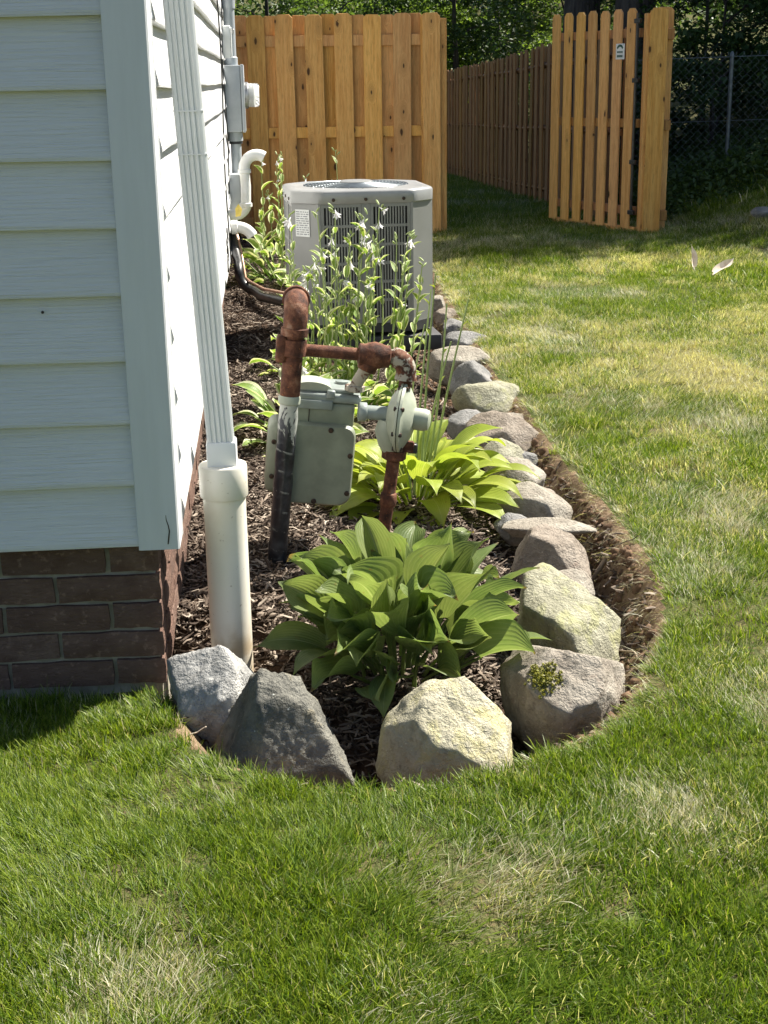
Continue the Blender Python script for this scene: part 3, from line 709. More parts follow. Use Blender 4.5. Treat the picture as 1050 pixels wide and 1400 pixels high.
# top elbow turning back, plugged
E_ = [Vector((0, RY, .79)), Vector((0, RY, .815))] + arc((0, RY+.05, .83), (0,-1,0), (0,0,1), .05, 0, R(90), 8) + [Vector((0, RY+.085, .88))]
m = MB(); m.tube(E_, [.0355, .0355]+[.036]*9+[.0355], 20); el = m.build('top_elbow', M_RUST, gm, 70)
m = MB(); m.lathe([(.0355, -.012), (.0405, -.01), (.0405, .012), (.0355, .014)], 20, 0, Matrix.Translation((0, RY, .797))); m.build('elbow_band', M_RUST, el, 50)
m = MB(); m.lathe([(.0365, -.012), (.042, -.01), (.042, .012), (.03, .016), (.015, .017)], 20, 0, lx((0, RY+.085, .88), 'Y')); m.build('elbow_plug', M_RUST, el, 50)
m = MB(); m.lathe([(.032, .0), (.039, .003), (.039, .05), (.032, .053)], 8, 0, Matrix.Translation((0, RY, .725))); m.bbox(-.052, -.02, RY-.03, RY+.03, .705, .785, .01, 2); m.build('riser_tee', M_RUST, gm, 50)
PY = RY+.02; PZ = .742
m = MB(); m.tube([(.02, PY, PZ), (.20, PY, PZ)], .019, 14); m.build('cross_pipe', M_RUST, gm, 60)
m = MB(); m.lathe([(.026, 0), (.034, .004), (.034, .022), (.038, .03), (.042, .05), (.038, .07), (.034, .078), (.034, .094), (.026, .098)], 20, 0, lx((.195, PY, PZ)))
m.lathe([(.028, -.05), (.03, -.048), (.03, .0)], 16, 0, Matrix.Translation((.24, PY, PZ)) @ Matrix.Rotation(R(20), 4, 'Y')); m.build('tee', M_RUST, gm, 50)
m = MB(); m.tube([(.236, PY, PZ-.02), (.205, PY+.03, .655), (.198, PY+.04, .625)], [.022, .019, .019], 14); m.build('inlet_pipe', M_RUSTP, gm, 60)
m = MB(); m.lathe([(.026, 0), (.031, .003), (.031, .018), (.024, .022)], 8, 0, Matrix.Translation((.198, PY+.04, .62))); m.build('union_nut', M_RUSTP, gm)
E_ = [Vector((.285, PY, PZ)), Vector((.30, PY, PZ))] + arc((.30, PY, PZ-.045), (0,0,1), (1,0,0), .045, R(5), R(90), 8) + [Vector((.345, PY, PZ-.065))]
m = MB(); m.tube(E_, [.021, .024]+[.031]*9+[.034], 18); m.build('side_elbow', M_RUSTP, gm, 60)
m = MB(); m.tube([(.345, PY, PZ-.06), (.343, PY, .60)], .019, 14); m.build('drop_pipe', M_RUST, gm, 60)
# meter case
MY0, MY1 = .0, .19
m = MB(); m.bbox(-.012, .208, MY0+.022, MY1-.022, .262, .52, .028, 4); body = m.build('case', M_METER, gm, 50)
def plate(y0, y1, mat_, nm):
    bm = bmesh.new(); n = 7; P_ = []
    x0, x1, z0, z1, rr = -.018, .214, .256, .512, .042
    for cx, cz_, a0 in ((x1-rr, z0+rr, -90), (x1-rr*.8, z1-rr*.8, 0), (x0+rr*.8, z1-rr*.8, 90), (x0+rr, z0+rr, 180)):
        for k in range(n): c_ = R(a0+90*k/(n-1)); P_.append((cx+rr*math.cos(c_)*(1 if cz_ < .4 else .8), cz_+rr*math.sin(c_)*(1 if cz_ < .4 else .8)))
    m = MB(); v = []; N_ = len(P_); prof_ = [(y0, 1.0), (y1*.8+y0*.2, 1.0), (y1, .955)]
    cx, cz_ = (x0+x1)/2, (z0+z1)/2
    for y, s_ in prof_: v += [(cx+(x-cx)*s_, y, cz_+(z-cz_)*s_) for x, z in P_]
    f = [(k*N_+i, k*N_+(i+1) % N_, (k+1)*N_+(i+1) % N_, (k+1)*N_+i) for k in range(2) for i in range(N_)]
    if y1 > y0: f = [q[::-1] for q in f]; f += [tuple(range(2*N_, 3*N_))[::-1], tuple(range(N_))]
    else: f += [tuple(range(2*N_, 3*N_)), tuple(range(N_))[::-1]]
    m.add(v, f); return m.build(nm, mat_, gm, 40)
pf = plate(MY0+.03, MY0-.012, M_METER, 'front_plate'); plate(MY1-.03, MY1+.012, M_METER, 'back_plate')
for x, z in ((.135, .497), (-.004, .44), (-.004, .32), (.201, .42), (.201, .30), (.10, .268)):
    m = MB(); m.lathe([(.0085, 0), (.0085, .004), (.006, .006)], 10, 0, Matrix.Translation((x, MY0-.0105, z)) @ Matrix.Rotation(R(90), 4, 'X')); m.build('bolt', M_BOLT, pf)
# left diaphragm cover bulging sideways
m = MB(); m.bbox(-.055, .0, MY0+.02, MY1-.02, .27, .50, .027, 4); sd = m.build('side_cover', M_METER, gm, 50)
for z in (.33, .44):
    m = MB(); m.lathe([(.008, 0), (.008, .004), (.005, .006)], 10, 0, Matrix.Translation((-.035, MY0+.022, z)) @ Matrix.Rotation(R(90), 4, 'X')); m.build('bolt', M_BOLT, sd)
m = MB(); m.bbox(-.004, .205, MY0+.012, MY1-.012, .50, .578, .012, 3); nk = m.build('neck', M_METER, gm, 50)
m = MB(); m.box(.064, .0665, MY0+.009, MY0+.02, .515, .56); m.build('seam', M_BOLT, nk, None)
m = MB(); m.bbox(-.012, .222, MY0+.004, MY1+.004, .578, .606, .010, 3); m.bbox(.02, .20, MY0+.02, MY1-.02, .60, .622, .012, 3); lid = m.build('lid', M_METERL, gm, 50)
m = MB(); m.bbox(.008, .135, MY0-.001, MY0+.02, .556, .585, .004, 2); m.build('index_window', M_METERL, lid, 50)
m = MB(); m.bbox(.115, .14, MY0-.002, MY0+.02, .592, .617, .003, 1); m.build('latch', M_METERL, lid, 50)
m = MB(); v = []; n = 12
for k in range(n+1):
    c_ = math.pi*k/n; v += [(.07+.062*math.cos(c_), MY0+.02, .612+.024*math.sin(c_)), (.07+.062*math.cos(c_), MY0+.12, .612+.024*math.sin(c_))]
m.add(v, [(2*k, 2*k+2, 2*k+3, 2*k+1) for k in range(n)] + [tuple(range(0, 2*n+2, 2))[::-1], tuple(range(1, 2*n+2, 2))]); m.build('dial_hood', M_REG, lid, 50)
m = MB(); m.lathe([(.02, 0), (.02, .01), (.012, .012)], 16, 0, Matrix.Translation((.163, MY0+.1, .62))); m.build('blank_cap', M_METERL, lid)
# regulator
RC = Vector((.345, PY+.0, .56)); rr_ = Matrix.Translation(RC) @ Matrix.Rotation(R(-14), 4, 'Z') @ Matrix.Rotation(R(90), 4, 'Y')
m = MB(); m.lathe([(.04, -.042), (.06, -.036), (.085, -.02), (.098, -.010), (.107, -.008), (.109, -.001), (.10, 0)], 36, 0, rr_); rg = m.build('regulator_case', M_REG, gm, 50)
m = MB(); m.lathe([(.10, .0015), (.109, .002), (.107, .010), (.098, .012), (.085, .02), (.06, .034), (.04, .04)], 36, 0, rr_); m.build('regulator_cover', M_REG, rg, 50)
for k in range(8):
    c_ = R(45*k+20); m = MB(); m.lathe([(.007, -.014), (.007, .016), (.004, .018)], 8, 0, rr_ @ Matrix.Translation((.101*math.cos(c_), .101*math.sin(c_), 0))); m.build('bolt', M_BOLT, rg)
m = MB(); m.lathe([(.034, .034), (.034, .07), (.03, .084), (.018, .088)], 20, 0, rr_); m.build('spring_cap', M_REG, rg, 50)
m = MB(); m.tube([(.21, PY, .567), (.318, PY, .567)], .022, 16); m.lathe([(.027, 0), (.03, .003), (.03, .022), (.027, .025)], 8, 0, lx((.212, PY, .567))); m.build('nipple', M_METERL, gm, 50)
m = MB(); m.tube([(.305, PY-.005, .55), (.305, PY-.005, .52), (.318, PY, .48), (.328, PY, .455)], [.03, .04, .038, .03], 16); m.build('valve_body', M_REG, rg, 60)
m = MB(); m.lathe([(.03, 0), (.038, .004), (.038, .03), (.03, .034)], 8, 0, Matrix.Translation((.333, PY, .425))); m.bbox(.352, .392, PY-.014, PY+.014, .452, .486, .004, 1); m.build('union', M_RUST, gm, 40)
m = MB(); m.bbox(.374, .402, PY-.012, PY+.016, .45, .48, .003, 1); m.build('vent_cap', M_BLACK, gm, 40)
m = MB(); m.tube([(.333, PY, .43), (.328, PY, .28), (.318, PY, .05), (.315, PY, -.1)], .0205, 16); sr = m.build('supply_riser', M_RUST, gm, 60)
m = MB(); m.lathe([(.0215, .275), (.026, .28), (.026, .315), (.0215, .32)], 14, 0, Matrix.Translation((.329, PY, 0))); m.build('coupling', M_RUST, sr, 50)

# ------------------------------------------------------------------ rocks
def m_rock(name, c1, c2, lich=None, la=.52, lb=.62, speck=None, moss=None):
    t = NT(name); v = t.coord('Object')
    n1 = t.noise(v, 7, 8, .65); n2 = t.noise(v, 34, 6, .65); n3 = t.noise(v, 130, 4, .6)
    c = t.mix(t.step(n1, .36, .64), c1, c2)
    c = t.mix(t.math('MULTIPLY', t.step(n2, .5, .68), .5), c, tuple(x*.5 for x in c1))
    c = t.mix(t.math('MULTIPLY', t.step(n3, .58, .7), .25), c, tuple(min(1, x*1.8+.05) for x in c2))
    if lich: c = t.mix(t.math('MULTIPLY', t.step(t.noise(v, 9, 7, .7, .8), la, lb), .6), c, lich)
    if speck: c = t.mix(t.step(t.noise(t.n('Mapping', Vector=v, Location=(3,1,2)).outputs[0], 60, 3), .70, .74), c, speck)
    if moss:
        p = t.n('VectorMath', {'operation': 'DISTANCE'}, _0=v, _1=moss).outputs['Value']
        c = t.mix(t.step(t.math('ADD', p, t.math('MULTIPLY', t.noise(v, 60, 4), .03)), .055, .035), c, (.16, .17, .02))
    h = t.math('ADD', t.math('ADD', n1, t.math('MULTIPLY', n2, .6)), t.math('MULTIPLY', n3, .35))
    crack = t.n('TexVoronoi', {'feature': 'DISTANCE_TO_EDGE'}, Vector=t.n('VectorMath', {'operation': 'ADD'}, _0=v, _1=t.n('TexNoise', Vector=v, Scale=9.0, Detail=5.0).outputs['Color']).outputs[0], Scale=3.2).outputs['Distance']
    cr = t.step(crack, .0, .022)
    cr = t.math('MAXIMUM', cr, t.step(t.noise(v, 5, 4), .46, .40))
    h = t.math('ADD', h, t.math('MULTIPLY', cr, .06))
    c = t.mix(t.math('MULTIPLY', t.math('SUBTRACT', 1.0, cr), .08), c, tuple(x*.4 for x in c1))
    return t.fin(c, .9, 0, t.bump(h, 1.0, .022), .2)
ICO = {}
def ico(n):
    if n not in ICO:
        bm = bmesh.new(); bmesh.ops.create_icosphere(bm, subdivisions=n, radius=1); bm.verts.index_update()
        ICO[n] = (np.array([v.co[:] for v in bm.verts]), np.array([[v.index for v in f.verts] for f in bm.faces])); bm.free()
    return ICO[n]
def rock(name, label, loc, half, planes, mat, seed, rough=.05, nrand=7, sub_=5, rotz=0, sharp=24, chips=8):
    D, F = ico(sub_); rg = np.random.default_rng(seed)
    N = [np.array(p[:3], float) for p in planes]; dd = [p[3] for p in planes]
    for _ in range(nrand):
        n = rg.normal(size=3); n /= np.linalg.norm(n); N.append(n); dd.append(rg.uniform(.80, 1.04))
    r = np.full(len(D), 1.18)
    for n, d in zip(N, dd):
        n = n/np.linalg.norm(n); s = D@n; r = np.where(s > 1e-3, np.minimum(r, d/np.maximum(s, 1e-3)), r)
    rdg = .5-np.abs(fb3(D*2.6, seed+2, 3))*2
    r = r*(1 + rough*2.2*fb3(D*1.7, seed, 3) + rough*.9*fb3(D*4.5, seed+3, 3) + rough*.7*(rdg-.3))
    for _ in range(chips):       # knock flat chips off the corners
        n = rg.normal(size=3); n /= np.linalg.norm(n); s = D@n; d = (r*s).max()*rg.uniform(.78, .95)
        r = np.where(s > 1e-3, np.minimum(r, d/np.maximum(s, 1e-3)), r)
    st = rg.normal(size=3); st /= np.linalg.norm(st)
    P = D*r[:, None]; lay = P@st
    P *= (1 + rough*.8*fb3(D*7, seed+5, 4) + rough*.5*fb3(D*19, seed+9, 3) + rough*.35*(vn3(np.stack([lay*9, lay*0+seed, D[:, 0]*1.2], 1), 4)-.5))[:, None]
    P = P*np.array(half)
    me = npmesh(name, P, F, mat, True)
    o = link(name, me, None, loc, (0, 0, rotz)); return tag(o, label, 'rock', 'stones edging the garden bed')
G_ = lambda x, y: gz(x, y)
RK = dict(
 white=m_rock('rock_pale_quartz', (.26, .26, .25), (.46, .455, .43), (.42, .38, .24), .60, .70),
 dark=m_rock('rock_dark_slate', (.125, .122, .105), (.215, .208, .178), (.34, .30, .21), .56, .64, (.46, .48, .45)),
 yellow=m_rock('rock_yellow_lichen', (.36, .335, .24), (.50, .465, .35), (.45, .41, .18), .46, .60),
 moss=m_rock('rock_brown_mossy', (.22, .19, .155), (.36, .325, .27), (.19, .135, .105), .56, .66, None, (-.05, -.075, .085)),
 green=m_rock('rock_green_lichen', (.26, .25, .18), (.38, .365, .27), (.36, .36, .17), .47, .60),
 red=m_rock('rock_red_brown', (.21, .175, .14), (.33, .285, .235), (.20, .135, .10), .56, .68),
 tan=m_rock('rock_tan', (.25, .22, .18), (.37, .34, .285)),
 olive=m_rock('rock_olive', (.25, .24, .17), (.38, .37, .28), (.33, .33, .17), .5, .62),
 grey=m_rock('rock_grey', (.17, .17, .165), (.31, .30, .285), (.42, .42, .41), .6, .7),
)
Q_ = 'rock'
rock(Q_, 'angular pale white stone by the brick corner and drain pipe', (.125, -.130, .0), (.13, .13, .17),
     [(-.30,-.38,.88,.52), (-.12,-.98,-.15,.66), (.55,-.82,.10,.70), (.88,-.30,.30,.66), (-.95,-.2,-.1,.72), (.66,.1,.75,.70), (-.1,.9,.3,.75), (-.6,-.75,.1,.78)], RK['white'], 11, .06, 0, 5, 0, 60, 3)
rock(Q_, 'dark pointed slate coloured stone, second from the house corner', (.284, -.365, -.01), (.165, .15, .195),
     [(.08,-.84,.50,.56), (-.86,-.10,.50,.62), (.86,.0,.50,.66), (-.50,-.72,.45,.62), (.15,.75,.6,.7), (-.05,-.35,.93,.72), (.45,-.35,.82,.70), (.2,-.96,-.1,.66), (-.2,-.72,.68,.64)], RK['dark'], 23, .085, 0, 5, 0, 44, 6)
rock(Q_, 'big rounded yellowish boulder at the front of the bed below the hosta', (.678, -.375, -.02), (.158, .18, .185),
     [(.08,-.52,.84,.58), (.30,-.72,.60,.68), (-.10,-.99,-.05,.74), (-.74,-.60,.15,.74), (.70,-.1,.70,.80), (-.62,-.05,.76,.74), (.95,-.2,.1,.86), (-.1,-.1,.98,.68), (.1,.7,.7,.7), (.85,-.25,.45,.80)], RK['yellow'], 31, .07, 0, 5, 0, 30, 6)
mossy = rock(Q_, 'brown stone with a tuft of yellow moss at the right front corner', (.985, -.19, .0), (.162, .175, .165),
     [(.10,-.60,.79,.52), (.05,-.25,.97,.62), (-.86,-.42,.05,.70), (.50,-.80,-.25,.66), (.90,-.15,.35,.72), (-.50,-.85,-.05,.70), (.1,.6,.75,.66), (-.55,-.1,.82,.66)], RK['moss'], 47, .08, 0, 5, R(-14), 44, 5)
rock(Q_, 'pale green lichen covered boulder with a shaded left face', (1.075, .265, -.005), (.160, .19, .158),
     [(.20,-.30,.93,.58), (-.55,-.84,-.1,.62), (-.96,-.1,.1,.74), (.74,-.45,.42,.70), (.5,.5,.6,.7), (-.2,-.5,.85,.72)], RK['green'], 53, .075, 0, 5, R(-16), 40, 5)
rock(Q_, 'red brown stone just beyond the green lichen boulder', (1.155, .79, -.0), (.112, .11, .10), [(.2,-.25,.92,.72), (-.6,-.75,.1,.7), (.75,-.4,.4,.74)], RK['red'], 61, .05, 4, 5, R(10), 30)
rock(Q_, 'thin flat tan slab lying across the row of stones', (1.185, 1.055, .018), (.155, .07, .024), [(0,-.1,1,.8), (0,-1,0,.85)], RK['tan'], 67, .04, 5, 4, R(-4), 30)
rock(Q_, 'tan boulder with a dark hollow front beside the flat slab', (1.19, 1.33, .0), (.122, .11, .10), [(.1,-.35,.9,.74), (-.35,-.95,-.1,.62), (.75,-.4,.5,.78)], RK['tan'], 71, .045, 4, 4, 0, 28)
rock(Q_, 'smooth pinkish tan stone behind the lime hosta tips', (1.185, 1.66, .005), (.098, .11, .095), [(.2,-.4,.9,.82)], RK['tan'], 73, .03, 4, 4, R(15), 18)
rock(Q_, 'small rounded olive stone tucked behind the pinkish tan one', (1.195, 1.98, .01), (.075, .085, .07), [(.2,-.4,.9,.85)], RK['olive'], 79, .035, 4, 4, 0, 18)
rock(Q_, 'long low brown stone with a ridged top midway along the row', (1.225, 2.27, .025), (.148, .12, .105), [(-.35,-.45,.82,.62), (.55,-.5,.66,.74), (0,-1,.1,.75)], RK['red'], 83, .06, 4, 4, R(-14), 30)
rock(Q_, 'pale grey flat stone beside the long ridged one', (1.135, 2.48, .02), (.09, .08, .07), [(0,-.3,.95,.7)], RK['grey'], 89, .05, 4, 4, 0, 30)
rock(Q_, 'broad olive stone with a split right end', (1.275, 2.88, .03), (.150, .12, .105), [(-.1,-.75,.65,.72), (.1,-.1,1,.8), (.85,-.4,.3,.78)], RK['olive'], 97, .05, 3, 4, R(-8), 34)
rock(Q_, 'dark grey triangular stone leaning behind the broad olive one', (1.255, 3.30, .04), (.108, .10, .115), [(-.75,-.3,.6,.62), (.6,-.3,.75,.68), (0,-1,.2,.72)], RK['grey'], 101, .05, 3, 4, R(10), 30)
rock(Q_, 'long tan stone lying beyond the triangular grey one', (1.235, 3.68, .05), (.148, .11, .095), [(.1,-.45,.9,.72), (0,-1,-.1,.75)], RK['tan'], 103, .045, 4, 4, R(-10), 28)
rock(Q_, 'low dark grey stone beside the air conditioner pavers', (1.345, 4.18, .05), (.128, .10, .085), [(.2,-.4,.9,.72), (-.4,-.9,.1,.75)], RK['grey'], 107, .05, 4, 4, R(-20), 28)
rock(Q_, 'small tan block of stone right behind the air conditioner edge', (1.325, 5.28, .10), (.062, .07, .085), [(0,-1,-.1,.7), (0,-.1,1,.75), (.8,-.3,.3,.75)], RK['tan'], 109, .05, 3, 4, 0, 34)
for i_, (lb_, x_, y_, z_, h_, k_) in enumerate([
  ('fist sized tan stone wedged between the red brown and green boulders', 1.165, .565, -.02, (.075, .07, .06), 'tan'),
  ('small grey stone wedged beside the flat slab', 1.10, 1.17, -.01, (.07, .06, .055), 'grey'),
  ('small brown stone filling the gap before the pinkish tan one', 1.245, 1.52, -.02, (.065, .07, .06), 'red'),
  ('small grey stone at the trench side of the olive stones', 1.275, 2.02, -.02, (.07, .075, .06), 'grey'),
  ('small pale stone between the long brown and broad olive stones', 1.30, 2.56, .0, (.08, .075, .07), 'tan'),
  ('small olive stone between the triangular and broad stones', 1.20, 3.08, .02, (.07, .07, .065), 'olive'),
  ('small tan stone beyond the long tan one', 1.31, 3.92, .03, (.08, .07, .07), 'tan'),
  ('squarish grey stone beyond the pavers', 1.34, 4.62, .06, (.085, .08, .075), 'grey'),
  ('small brown stone near the back end of the row', 1.34, 4.95, .08, (.07, .07, .065), 'red')]):
    rock('rock', lb_, (x_, y_, z_), h_, [(.1,-.4,.9,.75), (-.3,-.95,.1,.75), (.8,-.3,.4,.8)], RK[k_], 200+i_*7, .06, 3, 4, i_*.7, 30, 18)
so_ = rock('rock', 'lone grey stone on the grassy slope at the right edge', (4.32, 7.95, float(lawn_z(np.array([4.32]), np.array([7.95]))[0])+.05), (.10, .07, .05), [(0,-.3,.9,.7)], RK['grey'], 113, .06, 4, 4, R(30), 28)
del so_['group']

# ------------------------------------------------------------------ leaves
def m_leaf(name, c1, c2, vein, margin=None, trans=.35, rough=.38, mw=.62):
    t = NT(name); uv = t.n('UVMap'); sp = t.n('SeparateXYZ', Vector=uv.outputs[0]); u_, v_ = sp.outputs[0], sp.outputs[1]
    v3 = t.coord('Object'); rnd = t.n('ObjectInfo').outputs['Random']
    au = t.math('ABSOLUTE', t.math('SUBTRACT', u_, .5)); au2 = t.math('MULTIPLY', au, 2.0)
    st = t.math('FRACT', t.math('MULTIPLY', au2, 7.0)); st = t.math('ABSOLUTE', t.math('SUBTRACT', st, .5))   # 0 at the crest, .5 in the vein
    c = t.mix(t.step(t.noise(v3, 16, 4), .35, .65), c1, c2)
    c = t.mix(t.math('MULTIPLY', t.step(st, .36, .5), .36), c, vein)
    c = t.mix(t.math('MULTIPLY', t.step(au2, .07, .02), .7), c, vein)
    if margin:
        e = t.math('ADD', au2, t.math('MULTIPLY', t.math('SUBTRACT', t.noise(v3, 40, 3), .5), .35))
        c = t.mix(t.step(e, mw, mw+.1), c, margin)
    c = t.n('HueSaturation', Hue=t.n('MapRange', Value=rnd, To_Min=.49, To_Max=.508).outputs[0], Saturation=1.0, Value=t.n('MapRange', Value=t.math('FRACT', t.math('MULTIPLY', rnd, 5.7)), To_Min=.82, To_Max=1.15).outputs[0], Color=c).outputs[0]
    spot = t.math('MULTIPLY', t.step(t.noise(v3, 55, 3), .66, .70), t.step(t.noise(v3, 9, 2), .5, .62)); tipb = t.math('MULTIPLY', t.step(t.math('ADD', v_, t.math('MULTIPLY', t.noise(v3, 30, 3), .12)), .99, 1.04), t.step(rnd, .55, .6))
    c = t.mix(t.math('MAXIMUM', t.math('MULTIPLY', spot, .8), t.math('MULTIPLY', tipb, .85)), c, (.20, .13, .05))
    h = t.math('ADD', t.math('MULTIPLY', st, -1.0), t.math('MULTIPLY', t.noise(v3, 120, 3), .15))
    nb_ = t.bump(h, .38, .004)
    t.fin(c, rough, 0, nb_, .35)
    tr = t.n('BsdfTranslucent', Color=t.mix(.5, c, t.mix(1.0, c, (1.6, 1.6, .6), 'MULTIPLY')), Normal=nb_)
    mx = t.n('MixShader', Fac=trans); t.t.links.new(t.b.outputs[0], mx.inputs[1]); t.t.links.new(tr.outputs[0], mx.inputs[2]); t.t.links.new(mx.outputs[0], t.out.inputs[0])
    return t.mat
M_HG = m_leaf('hosta_green_leaf', (.14, .20, .062), (.185, .24, .08), (.27, .32, .15), None, .42, .45)
M_HL = m_leaf('hosta_lime_leaf', (.26, .33, .045), (.33, .39, .06), (.40, .45, .13), None, .42, .42)
M_HV = m_leaf('hosta_variegated_leaf', (.17, .28, .04), (.23, .34, .055), (.31, .40, .11), (.64, .66, .42), .40, .42)
M_STEM = simple('green_stem', (.17, .24, .06), (.22, .29, .09), 20, .5, bst=.05)
M_STEMP = simple('pale_stem', (.24, .31, .10), (.30, .37, .14), 20, .5, bst=.05)
def m_petal():
    t = NT('white_petal'); t.fin((.80, .78, .80), .5)
    tr = t.n('BsdfTranslucent', Color=(.8, .78, .8, 1)); mx = t.n('MixShader', Fac=.35)
    t.t.links.new(t.b.outputs[0], mx.inputs[1]); t.t.links.new(tr.outputs[0], mx.inputs[2]); t.t.links.new(mx.outputs[0], t.out.inputs[0]); return t.mat
M_PETAL = m_petal()

def leaf_mesh(L, Wd, pet, rise, bend, cup, twist, wav, seed, mat, roll=0., nt=13, ns=9, pr=.0045, ptip=1.0):
    """a hosta leaf in its own plane: +X outwards, Z up; petiole from the origin, blade arching over.
       rise: start angle of the petiole (rad above horizontal); bend: total downward turn over the blade"""
    rg = random.Random(seed); V = []; UV = []; F = []
    # spine
    pts = [Vector((0, 0, 0))]; ang = rise; npet = 6
    for k in range(npet): pts.append(pts[-1]+Vector((math.cos(ang), 0, math.sin(ang)))*(pet/npet)); ang -= .045*rise
    b0 = len(pts)-1; angs = []
    for k in range(nt):
        pts.append(pts[-1]+Vector((math.cos(ang), 0, math.sin(ang)))*(L/nt)); ang -= bend/nt*(.6+.8*k/nt)
    # petiole: 5 sided tube
    n5 = 5
    for k in range(b0+1):
        d = (pts[k+1]-pts[k]).normalized(); up = Vector((-d.z, 0, d.x)); r_ = pr*(1.25-.45*k/b0)
        for q in range(n5): a_ = 2*math.pi*q/n5; V.append(pts[k]+Vector((0, 1, 0))*(math.cos(a_)*r_*1.2)+up*(math.sin(a_)*r_)); UV.append((.62, .1))
    for k in range(b0):
        for q in range(n5): F.append((k*n5+q, k*n5+(q+1) % n5, (k+1)*n5+(q+1) % n5, (k+1)*n5+q))
    o = len(V); ph = rg.uniform(0, 6)
    for k in range(nt+1):
        t = k/nt; p = pts[b0+k]; d = (pts[min(b0+k+1, len(pts)-1)]-pts[b0+k-1]).normalized(); up = Vector((-d.z, 0, d.x))
        wdt = Wd*.5*min(1.0, (math.sin(math.pi*min(1, t*.93+.045)**(.72))**.78))*(1-.06*t) if t < .995 else .0008
        tip = (1-t)**(.5*ptip) if t > .72 else 1.0
        if t > .72: wdt = wdt*(.12+.88*min(1, (1-t)/.28)**.85)
        tw = twist*t + roll
        for s in range(ns):
            e = 2*s/(ns-1)-1; lat = e*wdt; cu = cup*(abs(e)**1.4)*wdt + wav*Wd*math.sin(t*9+ph+(2.0 if e > 0 else 0))*abs(e)**2*.5
            ba = -.18*Wd*(abs(e)**2)*max(0, .25-t)*4 if t < .25 else 0   # basal lobes sweep back
            y = lat*math.cos(tw)-cu*math.sin(tw); z = lat*math.sin(tw)+cu*math.cos(tw)
            V.append(p+Vector((0, 1, 0))*y+up*z+d*ba); UV.append((s/(ns-1), t))
    for k in range(nt):
        for s in range(ns-1): a_ = o+k*ns+s; F.append((a_, a_+1, a_+ns+1, a_+ns))
    return npmesh('leaf', [tuple(v) for v in V], F, mat, True, None, UV)

def hosta(label, loc, specs, mat, name='hosta_plant'):
    """specs: list of (azimuth deg, r0, L, W, petiole, rise deg, bend deg, cup, twist, roll, wav)"""
    o = thing(name, label, 'plant', loc, (0,0,0), 'hostas in the bed')
    for i, (az, r0, L, Wd, pet, rise, bend, cup, tw, roll, wav) in enumerate(specs):
        me = leaf_mesh(L, Wd, pet, R(rise), R(bend), cup, tw, wav, i*13+len(specs), mat, roll)
        link('leaf', me, o, (r0*math.cos(R(az)), r0*math.sin(R(az)), -.02), (0, 0, R(az)))
    return o
rr = random.Random(5)
# --- big green hosta at the front
specs = []
for ring, (n, rise, bend, pet, L) in enumerate([(11, 84, 18, .225, .175), (15, 72, 34, .215, .185), (16, 57, 50, .175, .18), (13, 38, 60, .13, .165), (10, 72, 60, .11, .14)]):
    for k in range(n):
        specs.append((360*k/n + rr.uniform(-14, 14) + ring*17, rr.uniform(.02, .07)+.022*ring, L*rr.uniform(.68, 1.08), .106*rr.uniform(.75, 1.2), pet*rr.uniform(.8, 1.15), rise+rr.uniform(-9, 9), bend+rr.uniform(-40, 30), rr.uniform(.55, 1.5), rr.uniform(-1.0, 1.0), rr.uniform(-.8, .8), rr.uniform(.10, .32)))
# a few posed leaves: long ones reaching left and right, one drooping at the front
specs += [(150, .05, .19, .085, .16, 42, 50, .35, .1, .2, .05), (20, .10, .21, .125, .19, 52, 40, .3, .0, -.5, .03), (38, .09, .21, .12, .19, 60, 30, .35, .0, -.3, .03),
          (128, .07, .20, .115, .20, 70, 30, .5, .0, .35, .03), (258, .06, .17, .085, .16, 30, 120, .3, .3, .3, .1), (212, .06, .18, .12, .14, 40, 90, .3, .0, .3, .06), (-8, .12, .14, .08, .16, 30, 40, .3, .2, -.3, .04)]
hosta('big glossy green hosta in front of the gas meter', (.60, .06, gz(.60, .06)), specs, M_HG)
